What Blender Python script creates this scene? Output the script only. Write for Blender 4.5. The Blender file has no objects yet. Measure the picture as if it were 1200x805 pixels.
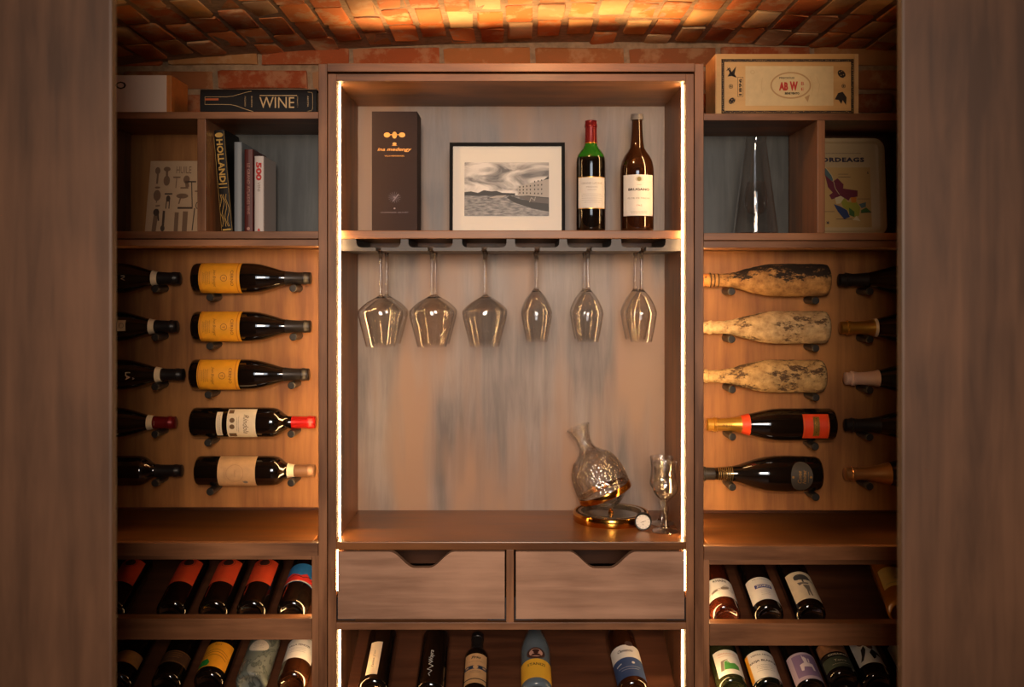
import bpy, bmesh, math, random
from mathutils import Vector, Matrix
from mathutils.geometry import tessellate_polygon
random.seed(7)
PI = math.pi
S = bpy.context.scene
COL = S.collection

# ------------------------------------------------------------------ camera
F = 1127.0; CZ = 1.55; HY = 335.0; VX = 600.0
cam_d = bpy.data.cameras.new('camera'); cam = bpy.data.objects.new('camera', cam_d); COL.objects.link(cam)
cam.location = (0, 0, CZ); cam.rotation_euler = (PI/2, 0, 0)
cam_d.sensor_width = 36; cam_d.lens = 36*F/1200
cam_d.shift_x = 0.0; cam_d.shift_y = -(402.5-HY)/1200
cam_d.clip_start = 0.05
cam_d.dof.use_dof = True; cam_d.dof.focus_distance = 2.38; cam_d.dof.aperture_fstop = 3.2
S.camera = cam
# ------------------------------------------------------------------ world, exposure, lights
w = bpy.data.worlds.new('world'); S.world = w; w.use_nodes = True
w.node_tree.nodes['Background'].inputs[0].default_value = (0.50, 0.38, 0.30, 1)
w.node_tree.nodes['Background'].inputs[1].default_value = 0.05
S.view_settings.view_transform = 'Standard'; S.view_settings.look = 'None'
S.view_settings.gamma = 1; S.view_settings.use_curve_mapping = False
S.view_settings.exposure = 0.0
S.cycles.transparent_max_bounces = 40; S.cycles.max_bounces = 14; S.cycles.transmission_bounces = 14
def area(name, loc, target, sx, sy, power, col, spread=PI):
    l = bpy.data.lights.new(name, 'AREA'); l.shape = 'RECTANGLE'; l.size = sx; l.size_y = sy
    l.energy = power; l.color = col; l.spread = spread
    o = bpy.data.objects.new(name, l); COL.objects.link(o); o.location = loc
    o.rotation_euler = (Vector(target)-Vector(loc)).to_track_quat('-Z', 'Y').to_euler(); return o
area('window_daylight', (0.1, -1.6, 2.0), (0, 2.4, 1.35), 1.3, 1.3, 8.6, (0.86, 0.92, 1.0), math.radians(95))
area('room_lamp', (0.0, -0.7, 1.9), (0, 2.3, 1.2), 0.5, 0.5, 10.0, (1.0, 0.72, 0.48), math.radians(76))
def point(name, loc, power, col, rad=0.03):
    l = bpy.data.lights.new(name, 'POINT'); l.energy = power; l.color = col; l.shadow_soft_size = rad
    o = bpy.data.objects.new(name, l); COL.objects.link(o); o.location = loc; return o
point('ceiling_wash_lamp', (0.06, 2.06, CZ+0.600), 2.0, (1.0, 0.60, 0.25), 0.03)
area('cabinet_top_uplight', (0.04, 2.43, CZ+0.548), (0.04, 2.27, CZ+0.80), 0.80, 0.03, 2.7, (1.0, 0.58, 0.24), math.radians(135))
LED_STRENGTH = 62.0
LED_COL = (1.0, 0.60, 0.24)

# ------------------------------------------------------------------ helpers
D0 = 2.30                                  # depth of the cabinets' front plane
def X(px, d=D0): return (px-VX)/F*d
def Z(py, d=D0): return CZ+(HY-py)/F*d
def lin(c): return tuple(((v/255/12.92) if v/255 <= .04045 else ((v/255+.055)/1.055)**2.4) for v in c)

def link(o, parent=None):
    COL.objects.link(o)
    if parent is not None: o.parent = parent
    return o
def thing(name, label, cat, loc=(0,0,0), rot=(0,0,0), group=None):
    o = bpy.data.objects.new(name, None); o.empty_display_size = .05; COL.objects.link(o)
    o.location = loc; o.rotation_euler = rot; o['label'] = label; o['category'] = cat
    if group: o['group'] = group
    return o
def meshobj(name, me, m, parent=None, loc=(0,0,0), rot=(0,0,0)):
    if m is not None and not me.materials: me.materials.append(m)
    o = bpy.data.objects.new(name, me); link(o, parent); o.location = loc; o.rotation_euler = rot
    return o
def frombm(name, bm, smooth=None):
    me = bpy.data.meshes.new(name); bm.to_mesh(me); bm.free()
    if smooth is not None:
        me.polygons.foreach_set('use_smooth', [True]*len(me.polygons)); me.set_sharp_from_angle(angle=math.radians(smooth))
    return me
def box_bm(sx, sy, sz, bev=0.0015):
    bm = bmesh.new(); bmesh.ops.create_cube(bm, size=1)
    bmesh.ops.scale(bm, vec=(sx, sy, sz), verts=bm.verts)
    if bev: bmesh.ops.bevel(bm, geom=list(bm.edges), offset=min(bev, .3*min(sx, sy, sz)), segments=2, affect='EDGES', profile=.6)
    return bm
def box(name, x0, x1, y0, y1, z0, z1, m, parent=None, bev=0.0012):
    if x0 > x1: x0, x1 = x1, x0
    if z0 > z1: z0, z1 = z1, z0
    c = Vector(((x0+x1)/2, (y0+y1)/2, (z0+z1)/2))
    me = frombm(name, box_bm(x1-x0, y1-y0, z1-z0, bev))
    loc = c - (parent.location if parent is not None else Vector((0,0,0)))
    return meshobj(name, me, m, parent, loc)
def lathe(prof, n=40, smooth=35, close=False):
    """prof: list of (r,z)."""
    bm = bmesh.new(); rings = []
    for r, z in prof:
        if r < 1e-6: rings.append([bm.verts.new((0,0,z))])
        else: rings.append([bm.verts.new((r*math.sin(2*PI*k/n), -r*math.cos(2*PI*k/n), z)) for k in range(n)])
    pairs = list(zip(rings, rings[1:]))
    if close: pairs.append((rings[-1], rings[0]))
    for a, b in pairs:
        for k in range(n):
            k2 = (k+1) % n
            if len(a) == 1 and len(b) == 1: break
            if len(a) == 1: vs = (a[0], b[k2], b[k])
            elif len(b) == 1: vs = (a[k], a[k2], b[0])
            else: vs = (a[k], a[k2], b[k2], b[k])
            try: bm.faces.new(vs)
            except ValueError: pass
    bmesh.ops.recalc_face_normals(bm, faces=bm.faces)
    return frombm('lathe', bm, smooth)
def spline(pts, n=6):
    """Catmull-Rom through (r,z) points"""
    out = []
    P = [pts[0]]+list(pts)+[pts[-1]]
    for i in range(1, len(P)-2):
        p0, p1, p2, p3 = P[i-1:i+3]
        for k in range(n):
            t = k/n
            out.append(tuple(.5*((2*p1[j])+(-p0[j]+p2[j])*t+(2*p0[j]-5*p1[j]+4*p2[j]-p3[j])*t*t+(-p0[j]+3*p1[j]-3*p2[j]+p3[j])*t**3) for j in range(2)))
    out.append(tuple(pts[-1])); return out

# ------------------------------------------------------------------ materials
_m = {}
def base(name):
    m = bpy.data.materials.new(name); m.use_nodes = True
    return m, m.node_tree, m.node_tree.nodes['Principled BSDF']
def mat(name, col, rough=.5, metal=0., coat=0., spec=.5, srgb=True, noise=0.0):
    if name in _m: return _m[name]
    m, nt, p = base(name)
    c = lin(col) if srgb else col
    p.inputs['Base Color'].default_value = (*c, 1); p.inputs['Roughness'].default_value = rough
    p.inputs['Metallic'].default_value = metal; p.inputs['Coat Weight'].default_value = coat
    p.inputs['Specular IOR Level'].default_value = spec
    if noise:
        t = nt.nodes.new('ShaderNodeTexCoord'); n = nt.nodes.new('ShaderNodeTexNoise'); n.inputs['Scale'].default_value = 60; n.inputs['Detail'].default_value = 6
        r = nt.nodes.new('ShaderNodeValToRGB'); nt.links.new(t.outputs['Object'], n.inputs['Vector']); nt.links.new(n.outputs['Fac'], r.inputs['Fac'])
        r.color_ramp.elements[0].position = .3; r.color_ramp.elements[1].position = .7
        r.color_ramp.elements[0].color = (*[v*(1-noise) for v in c], 1); r.color_ramp.elements[1].color = (*[min(1, v*(1+noise)) for v in c], 1)
        nt.links.new(r.outputs['Color'], p.inputs['Base Color'])
    _m[name] = m; return m
def wood(name, dark, light, axis='x', rough=.42, blotch=None, bump=.08, spec=.5):
    if name in _m: return _m[name]
    m, nt, p = base(name); N = nt.nodes.new; L = nt.links.new
    tc = N('ShaderNodeTexCoord'); oi = N('ShaderNodeObjectInfo'); mp = N('ShaderNodeMapping')
    ad = N('ShaderNodeVectorMath'); ad.operation = 'ADD'
    mul = N('ShaderNodeMath'); mul.operation = 'MULTIPLY'; mul.inputs[1].default_value = 37.0
    L(oi.outputs['Random'], mul.inputs[0]); L(tc.outputs['Object'], ad.inputs[0]); L(mul.outputs[0], ad.inputs[1])
    sc = {'x': (1.2, 14, 14), 'y': (14, 1.2, 14), 'z': (14, 14, 1.2)}[axis]
    mp.inputs['Scale'].default_value = sc
    L(ad.outputs[0], mp.inputs['Vector'])
    n1 = N('ShaderNodeTexNoise'); n1.inputs['Scale'].default_value = 2.2; n1.inputs['Detail'].default_value = 9; n1.inputs['Roughness'].default_value = .62; n1.inputs['Distortion'].default_value = .35
    L(mp.outputs[0], n1.inputs['Vector'])
    n2 = N('ShaderNodeTexNoise'); n2.inputs['Scale'].default_value = 3.2; n2.inputs['Detail'].default_value = 3
    L(ad.outputs[0], n2.inputs['Vector'])
    mx = N('ShaderNodeMix'); mx.data_type = 'FLOAT'; mx.inputs['Factor'].default_value = .5
    L(n1.outputs['Fac'], mx.inputs['A']); L(n2.outputs['Fac'], mx.inputs['B'])
    r = N('ShaderNodeValToRGB'); r.color_ramp.elements[0].position = .40; r.color_ramp.elements[1].position = .61
    r.color_ramp.elements[0].color = (*lin(dark), 1); r.color_ramp.elements[1].color = (*lin(light), 1)
    L(mx.outputs['Result'], r.inputs['Fac'])
    out = r.outputs['Color']
    if blotch:
        n3 = N('ShaderNodeTexNoise'); n3.inputs['Scale'].default_value = 1.0; n3.inputs['Detail'].default_value = 2
        mp3 = N('ShaderNodeMapping'); mp3.inputs['Scale'].default_value = {'z': (9, 9, 1.6), 'x': (1.6, 9, 9), 'y': (9, 1.6, 9)}[axis]
        L(ad.outputs[0], mp3.inputs['Vector']); L(mp3.outputs[0], n3.inputs['Vector'])
        rr = N('ShaderNodeValToRGB'); rr.color_ramp.elements[0].position = .42; rr.color_ramp.elements[1].position = .6
        rr.color_ramp.elements[0].color = (0,0,0,1); rr.color_ramp.elements[1].color = (1,1,1,1)
        L(n3.outputs['Fac'], rr.inputs['Fac'])
        mc = N('ShaderNodeMix'); mc.data_type = 'RGBA'; L(rr.outputs['Color'], mc.inputs['Factor']); L(out, mc.inputs['A']); mc.inputs['B'].default_value = (*lin(blotch), 1)
        out = mc.outputs['Result']
    L(out, p.inputs['Base Color'])
    rg = N('ShaderNodeMapRange'); rg.inputs['To Min'].default_value = rough-.06; rg.inputs['To Max'].default_value = rough+.12
    L(n1.outputs['Fac'], rg.inputs['Value']); L(rg.outputs[0], p.inputs['Roughness'])
    p.inputs['Specular IOR Level'].default_value = spec
    b = N('ShaderNodeBump'); b.inputs['Strength'].default_value = bump; b.inputs['Distance'].default_value = .002
    L(n1.outputs['Fac'], b.inputs['Height']); L(b.outputs[0], p.inputs['Normal'])
    _m[name] = m; return m
WD, WL = (104, 67, 42), (164, 113, 77)
WX = wood('walnut stained wood, horizontal', WD, WL, 'x')
WZ = wood('walnut stained wood, vertical', WD, WL, 'z')
WY = wood('walnut stained wood, deep', WD, WL, 'y')
PEGW = wood('peg board wood', (126, 78, 38), (178, 120, 62), 'z', .5)
LEDGEW = wood('ledge wood', (92, 55, 28), (136, 86, 46), 'x', .30)
GREYW = wood('grey back panel', (106, 96, 94), (152, 138, 132), 'z', .40, blotch=(158, 126, 104))  # grey grain with tan blotches, back of the centre niche
SLATEW = wood('slate grey back panel', (52, 56, 58), (90, 94, 94), 'z', .42)  # dark slate grey grain, backs of the inner cubbies
DRAWW = wood('drawer front wood', (140, 104, 82), (188, 146, 120), 'x', .42)
JAMBW = wood('jamb veneer', (64, 41, 25), (96, 64, 42), 'z', .5)
RACKW = wood('rack board wood', (70, 40, 26), (105, 64, 42), 'x', .45)
GREYR = mat('glass rack grey', (112, 108, 110), .45)
BLK = mat('black', (14, 13, 13), .45)
BLKMET = mat('blackened metal', (58, 55, 54), .38, .6)
STEEL = mat('steel hinge', (150, 150, 155), .25, 1)
GOLD = mat('polished gold', (226, 160, 70), .14, 1)
GOLDF = mat('gold foil', (214, 160, 68), .34, .85)
PINKF = mat('pale pink foil', (222, 186, 168), .45, .2)
CREAM = mat('cream paper', (226, 208, 178), .7, noise=.05)
WHITEP = mat('white paper', (222, 219, 214), .7, noise=.03)
INK = mat('dark ink', (40, 34, 32), .7)
GREYINK = mat('grey ink', (120, 108, 98), .7)
def led_mat(name='led light', k=1.0):
    m, nt, p = base(name); nt.nodes.remove(p)
    e = nt.nodes.new('ShaderNodeEmission'); e.inputs[0].default_value = (*LED_COL, 1); e.inputs[1].default_value = LED_STRENGTH*k
    nt.links.new(e.outputs[0], nt.nodes['Material Output'].inputs[0]); return m
LED = led_mat(); LEDS = led_mat('led light of the side cabinets', .66)
def glass(name, col=(1,1,1), rough=0.0, ior=1.45, bump=0, bscale=160):
    if name in _m: return _m[name]
    m, nt, p = base(name)
    p.inputs['Base Color'].default_value = (*col, 1); p.inputs['Transmission Weight'].default_value = 1
    p.inputs['Roughness'].default_value = rough; p.inputs['IOR'].default_value = ior
    if bump:
        t = nt.nodes.new('ShaderNodeTexCoord'); v = nt.nodes.new('ShaderNodeTexVoronoi'); v.inputs['Scale'].default_value = bscale
        b = nt.nodes.new('ShaderNodeBump'); b.inputs['Strength'].default_value = bump; b.inputs['Distance'].default_value = .003
        nt.links.new(t.outputs['Object'], v.inputs['Vector']); nt.links.new(v.outputs['Distance'], b.inputs['Height']); nt.links.new(b.outputs[0], p.inputs['Normal'])
    _m[name] = m; return m
def thin(name, bump=0, bscale=120, ior=1.5, rough=.0, boost=1.0):
    m, nt, p = base(name); nt.nodes.remove(p); N = nt.nodes.new; L = nt.links.new
    t = N('ShaderNodeBsdfTransparent'); t.inputs[0].default_value = (.99, .988, .985, 1)
    g = N('ShaderNodeBsdfGlossy'); g.inputs['Roughness'].default_value = rough
    f = N('ShaderNodeFresnel'); ge = N('ShaderNodeNewGeometry'); mr = N('ShaderNodeMapRange'); mr.inputs['To Min'].default_value = ior; mr.inputs['To Max'].default_value = 1/ior; L(ge.outputs['Backfacing'], mr.inputs['Value']); L(mr.outputs[0], f.inputs['IOR']); mu = N('ShaderNodeMath'); mu.operation = 'MULTIPLY'; mu.inputs[1].default_value = boost; mu.use_clamp = True
    mx = N('ShaderNodeMixShader'); L(f.outputs[0], mu.inputs[0]); L(mu.outputs[0], mx.inputs[0]); L(t.outputs[0], mx.inputs[1]); L(g.outputs[0], mx.inputs[2]); L(mx.outputs[0], nt.nodes['Material Output'].inputs[0])
    if bump:
        c = N('ShaderNodeTexCoord'); v = N('ShaderNodeTexVoronoi'); v.inputs['Scale'].default_value = bscale
        b = N('ShaderNodeBump'); b.inputs['Strength'].default_value = bump; b.inputs['Distance'].default_value = .003
        L(c.outputs['Object'], v.inputs['Vector']); L(v.outputs['Distance'], b.inputs['Height']); L(b.outputs[0], g.inputs['Normal']); L(b.outputs[0], f.inputs['Normal'])
    return m
THIN = thin('thin clear glass', rough=.02, boost=1.35)
CLEAR = glass('clear glass')
CUT = glass('cut crystal', bump=.35, bscale=110)
EMB = thin('embossed crystal', bump=.8, bscale=120, ior=1.6, rough=.06, boost=2.0)
DARKG = mat('dark bottle glass', (16, 11, 9), .06, coat=.6, spec=.7)
DARKGR = mat('dark green bottle glass', (14, 18, 12), .06, coat=.6, spec=.7)
BROWNG = mat('brown bottle glass', (46, 22, 10), .05, coat=.7, spec=.7)
AMBG = mat('rust coloured wine in glass', (62, 22, 10), .07, coat=.6, spec=.6)
ORWINE = mat('amber wine in glass', (150, 88, 22), .07, coat=.6, spec=.6)
def greenneck():
    m, nt, p = base('green bottle glass with wine'); t = nt.nodes.new('ShaderNodeTexCoord'); s = nt.nodes.new('ShaderNodeSeparateXYZ')
    r = nt.nodes.new('ShaderNodeValToRGB'); r.color_ramp.elements[0].position = .199; r.color_ramp.elements[1].position = .2035
    r.color_ramp.elements[0].color = (.006, .004, .003, 1); r.color_ramp.elements[1].color = (.02, .16, .012, 1)
    nt.links.new(t.outputs['Object'], s.inputs[0]); nt.links.new(s.outputs['Z'], r.inputs['Fac']); nt.links.new(r.outputs['Color'], p.inputs['Base Color'])
    p.inputs['Roughness'].default_value = .05; p.inputs['Coat Weight'].default_value = .6; return m
GREENN = greenneck()
def marble():
    m, nt, p = base('grey marbled bottle'); t = nt.nodes.new('ShaderNodeTexCoord'); n = nt.nodes.new('ShaderNodeTexNoise')
    n.inputs['Scale'].default_value = 14; n.inputs['Detail'].default_value = 5; n.inputs['Distortion'].default_value = 2.5
    r = nt.nodes.new('ShaderNodeValToRGB'); e = r.color_ramp.elements
    e[0].position = .46; e[0].color = (*lin((122, 128, 122)), 1); e[1].position = .54; e[1].color = (*lin((104, 112, 106)), 1)
    k = e.new(.5); k.color = (*lin((66, 72, 68)), 1)
    nt.links.new(t.outputs['Object'], n.inputs['Vector']); nt.links.new(n.outputs['Fac'], r.inputs['Fac']); nt.links.new(r.outputs['Color'], p.inputs['Base Color'])
    p.inputs['Roughness'].default_value = .3; return m
MARB = marble()
def crust(name, c1, c2, dark, amt, grad=0):
    m, nt, p = base(name); N = nt.nodes.new; L = nt.links.new
    t = N('ShaderNodeTexCoord'); n = N('ShaderNodeTexNoise'); n.inputs['Scale'].default_value = 38; n.inputs['Detail'].default_value = 10; n.inputs['Roughness'].default_value = .7
    L(t.outputs['Object'], n.inputs['Vector'])
    r = N('ShaderNodeValToRGB'); e = r.color_ramp.elements
    e[0].position = .36; e[0].color = (*lin(c1), 1); e[1].position = .62; e[1].color = (*lin(c2), 1)
    n2 = N('ShaderNodeTexNoise'); n2.inputs['Scale'].default_value = 26; n2.inputs['Detail'].default_value = 8; n2.inputs['Roughness'].default_value = .8
    mp = N('ShaderNodeMapping'); mp.inputs['Scale'].default_value = (1, 1, .55); mp.inputs['Location'].default_value = (3, 1, 7); L(t.outputs['Object'], mp.inputs['Vector']); L(mp.outputs[0], n2.inputs['Vector'])
    r2 = N('ShaderNodeValToRGB'); r2.color_ramp.elements[0].position = amt; r2.color_ramp.elements[0].color = (1,1,1,1); r2.color_ramp.elements[1].position = amt+.05; r2.color_ramp.elements[1].color = (0,0,0,1)
    sx = N('ShaderNodeSeparateXYZ'); L(t.outputs['Object'], sx.inputs[0]); gm = N('ShaderNodeMath'); gm.operation = 'MULTIPLY_ADD'; L(sx.outputs['X'], gm.inputs[0]); gm.inputs[1].default_value = -grad; L(n2.outputs['Fac'], gm.inputs[2])
    L(gm.outputs[0], r2.inputs['Fac']); L(n.outputs['Fac'], r.inputs['Fac'])
    mx = N('ShaderNodeMix'); mx.data_type = 'RGBA'; L(r2.outputs['Color'], mx.inputs['Factor']); L(r.outputs['Color'], mx.inputs['A']); mx.inputs['B'].default_value = (*lin(dark), 1)
    L(mx.outputs['Result'], p.inputs['Base Color']); p.inputs['Roughness'].default_value = .85
    b = N('ShaderNodeBump'); b.inputs['Strength'].default_value = .7; b.inputs['Distance'].default_value = .002; L(n.outputs['Fac'], b.inputs['Height']); L(b.outputs[0], p.inputs['Normal'])
    return m
def brickmat(dark=False):
    m, nt, p = base('old brick wall' if dark else 'old brick'); N = nt.nodes.new; L = nt.links.new
    oi = N('ShaderNodeObjectInfo'); t = N('ShaderNodeTexCoord')
    r = N('ShaderNodeValToRGB'); e = r.color_ramp.elements
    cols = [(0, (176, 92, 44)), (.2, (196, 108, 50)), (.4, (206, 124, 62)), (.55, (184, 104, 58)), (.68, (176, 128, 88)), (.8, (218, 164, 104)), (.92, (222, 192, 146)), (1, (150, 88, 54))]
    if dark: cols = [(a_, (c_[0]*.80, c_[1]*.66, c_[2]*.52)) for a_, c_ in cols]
    e[0].position = 0; e[0].color = (*lin(cols[0][1]), 1); e[1].position = 1; e[1].color = (*lin(cols[-1][1]), 1)
    for ps, c in cols[1:-1]: k = e.new(ps); k.color = (*lin(c), 1)
    L(oi.outputs['Random'], r.inputs['Fac'])
    ad = N('ShaderNodeVectorMath'); ad.operation = 'ADD'; L(t.outputs['Object'], ad.inputs[0])
    mu = N('ShaderNodeMath'); mu.operation = 'MULTIPLY'; mu.inputs[1].default_value = 50; L(oi.outputs['Random'], mu.inputs[0]); L(mu.outputs[0], ad.inputs[1])
    n = N('ShaderNodeTexNoise'); n.inputs['Scale'].default_value = 15; n.inputs['Detail'].default_value = 8; n.inputs['Roughness'].default_value = .65; L(ad.outputs[0], n.inputs['Vector'])
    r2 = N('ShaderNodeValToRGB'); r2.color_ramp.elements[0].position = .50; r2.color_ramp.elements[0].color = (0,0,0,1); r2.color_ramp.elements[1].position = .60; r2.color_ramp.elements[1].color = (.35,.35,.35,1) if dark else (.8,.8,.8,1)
    L(n.outputs['Fac'], r2.inputs['Fac'])
    mx = N('ShaderNodeMix'); mx.data_type = 'RGBA'; L(r2.outputs['Color'], mx.inputs['Factor']); L(r.outputs['Color'], mx.inputs['A']); mx.inputs['B'].default_value = (*lin((196, 158, 118)), 1)
    L(mx.outputs['Result'], p.inputs['Base Color']); p.inputs['Roughness'].default_value = .85
    b = N('ShaderNodeBump'); b.inputs['Strength'].default_value = .8; b.inputs['Distance'].default_value = .004; L(n.outputs['Fac'], b.inputs['Height']); L(b.outputs[0], p.inputs['Normal'])
    return m
BRICK = brickmat(); BRICKD = brickmat(True)
MORTAR = mat('lime mortar', (150, 124, 98), .95, noise=.25)

# ------------------------------------------------------------------ 2D shapes for printing on labels
def rect(u, v, wd, h, n=1):
    n = max(n, int(wd/.004)); n = min(n, 24)
    P = []; Fc = []
    for i in range(n+1):
        x = u-wd/2+wd*i/n; P += [(x, v-h/2), (x, v+h/2)]
        if i: a = 2*i-2; Fc.append((a, a+2, a+3, a+1))
    return P, Fc
def ell(u, v, a, b=None, n=20, rot=0):
    b = b or a; P = [(u, v)]; Fc = []
    for rr in (.5, 1):
        for k in range(n):
            t = 2*PI*k/n; x = a*rr*math.cos(t); y = b*rr*math.sin(t)
            P.append((u+x*math.cos(rot)-y*math.sin(rot), v+x*math.sin(rot)+y*math.cos(rot)))
    for k in range(n):
        k2 = (k+1) % n; Fc.append((0, 1+k, 1+k2)); Fc.append((1+k, 1+n+k, 1+n+k2, 1+k2))
    return P, Fc
def ring(u, v, a, b, th, n=24):
    P = []; Fc = []
    for k in range(n):
        t = 2*PI*k/n; P += [(u+a*math.cos(t), v+b*math.sin(t)), (u+(a-th)*math.cos(t), v+(b-th)*math.sin(t))]
        k2 = (k+1) % n; Fc.append((2*k, 2*k2, 2*k2+1, 2*k+1))
    return P, Fc
def poly(pts):
    T = tessellate_polygon([[Vector((x, y, 0)) for x, y in pts]]); return list(pts), [tuple(t) for t in T]
def line(pts, th):
    P = []; Fc = []
    for (x0, y0), (x1, y1) in zip(pts, pts[1:]):
        d = Vector((x1-x0, y1-y0)); 
        if d.length < 1e-7: continue
        d.normalize(); nx, ny = -d.y*th/2, d.x*th/2; k = len(P)
        P += [(x0+nx, y0+ny), (x1+nx, y1+ny), (x1-nx, y1-ny), (x0-nx, y0-ny)]; Fc.append((k, k+1, k+2, k+3))
    return P, Fc
_tc = {}
def text(s, u, v, wd=None, h=None, rot=0, bold=0.0, space=1.0, shear=0):
    key = (s, bold, space, shear)
    if key not in _tc:
        c = bpy.data.curves.new('t', 'FONT'); c.body = s; c.resolution_u = 2; c.offset = bold; c.space_character = space; c.shear = shear
        o = bpy.data.objects.new('t', c); COL.objects.link(o)
        dg = bpy.context.evaluated_depsgraph_get(); dg.update()
        me = bpy.data.meshes.new_from_object(o.evaluated_get(dg))
        P = [(q.co.x, q.co.y) for q in me.vertices]; Fc = [tuple(p.vertices) for p in me.polygons]
        bpy.data.objects.remove(o); bpy.data.curves.remove(c); bpy.data.meshes.remove(me)
        _tc[key] = (P, Fc)
    P, Fc = _tc[key]
    if not P: return [], []
    x0, x1 = min(p[0] for p in P), max(p[0] for p in P); y0, y1 = min(p[1] for p in P), max(p[1] for p in P)
    sx = wd/(x1-x0) if wd else None; sy = h/(y1-y0) if h else None
    sx = sx or sy; sy = sy or sx
    cr, sr = math.cos(rot), math.sin(rot); Q = []
    for x, y in P:
        a = (x-(x0+x1)/2)*sx; b = (y-(y0+y1)/2)*sy; Q.append((u+a*cr-b*sr, v+a*sr+b*cr))
    return Q, Fc
def lines(u, v, wd, n, gap, h=.0008):
    """small unreadable print: rows of short dashes"""
    P = []; Fc = []
    rnd = random.Random(int(abs(u)*1e4+abs(v)*1e4)+n)
    for i in range(n):
        y = v-i*gap; tot = wd*rnd.uniform(.7, 1); x = u-tot/2
        while x < u+tot/2-.001:
            l = rnd.uniform(.0015, .005); k = len(P); x2 = min(x+l, u+tot/2)
            P += [(x, y), (x2, y), (x2, y+h), (x, y+h)]; Fc.append((k, k+1, k+2, k+3)); x = x2+.0009
    return P, Fc
def merge(shapes):
    P = []; Fc = []
    for p, f in shapes:
        k = len(P); P += p; Fc += [tuple(i+k for i in t) for t in f]
    return P, Fc
def prints(parent, shapes, m, R=None, eps=.0003, v0=0, ang=0, y=0, name='print', uo=0):
    """flat (R None): lies in local XZ at y; wrapped: on a cylinder of radius R about local Z."""
    P, Fc = merge(shapes)
    if R is not None:
        b2 = bmesh.new(); vs = [b2.verts.new((u, v, 0)) for u, v in P]
        for f in Fc:
            try: b2.faces.new([vs[i] for i in f])
            except ValueError: pass
        for _ in range(4):
            es = [e for e in b2.edges if abs(e.verts[0].co.x-e.verts[1].co.x) > .007]
            if not es: break
            bmesh.ops.subdivide_edges(b2, edges=es, cuts=1)
            bmesh.ops.triangulate(b2, faces=[f for f in b2.faces if len(f.verts) > 4])
        b2.verts.ensure_lookup_table(); b2.verts.index_update()
        P = [(v.co.x, v.co.y) for v in b2.verts]; Fc = [tuple(v.index for v in f.verts) for f in b2.faces]; b2.free()
    if R is None: V = [(u+uo, y-eps, v+v0) for u, v in P]
    else:
        r = R+eps; V = [(r*math.sin(u/R+ang), -r*math.cos(u/R+ang), v+v0) for u, v in P]
    me = bpy.data.meshes.new(name); me.from_pydata(V, [], Fc)
    bm = bmesh.new(); bm.from_mesh(me)
    for f in bm.faces:
        c = f.calc_center_median(); out = Vector((0, -1, 0)) if R is None else Vector((c.x, c.y, 0)); f.normal_update()
        if f.normal.dot(out) < 0: f.normal_flip()
    bm.to_mesh(me); bm.free()
    return meshobj(name, me, m, parent)
def wraplabel(parent, R, z0, z1, width, m, ang=0, name='label', eps=.0004):
    """curved paper label, width along the circumference"""
    n = max(6, int(width/.005)); a = width/R/2; bm = bmesh.new(); A = []
    for rr in (R+eps, R+eps-.0003):
        A.append([[bm.verts.new((rr*math.sin(ang-a+2*a*i/n), -rr*math.cos(ang-a+2*a*i/n), z)) for z in (z0, z1)] for i in range(n+1)])
    o, q = A
    for i in range(n):
        bm.faces.new((o[i][0], o[i+1][0], o[i+1][1], o[i][1])); bm.faces.new((q[i][0], q[i][1], q[i+1][1], q[i+1][0]))
    me = frombm(name, bm, 40); return meshobj(name, me, m, parent)

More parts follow.
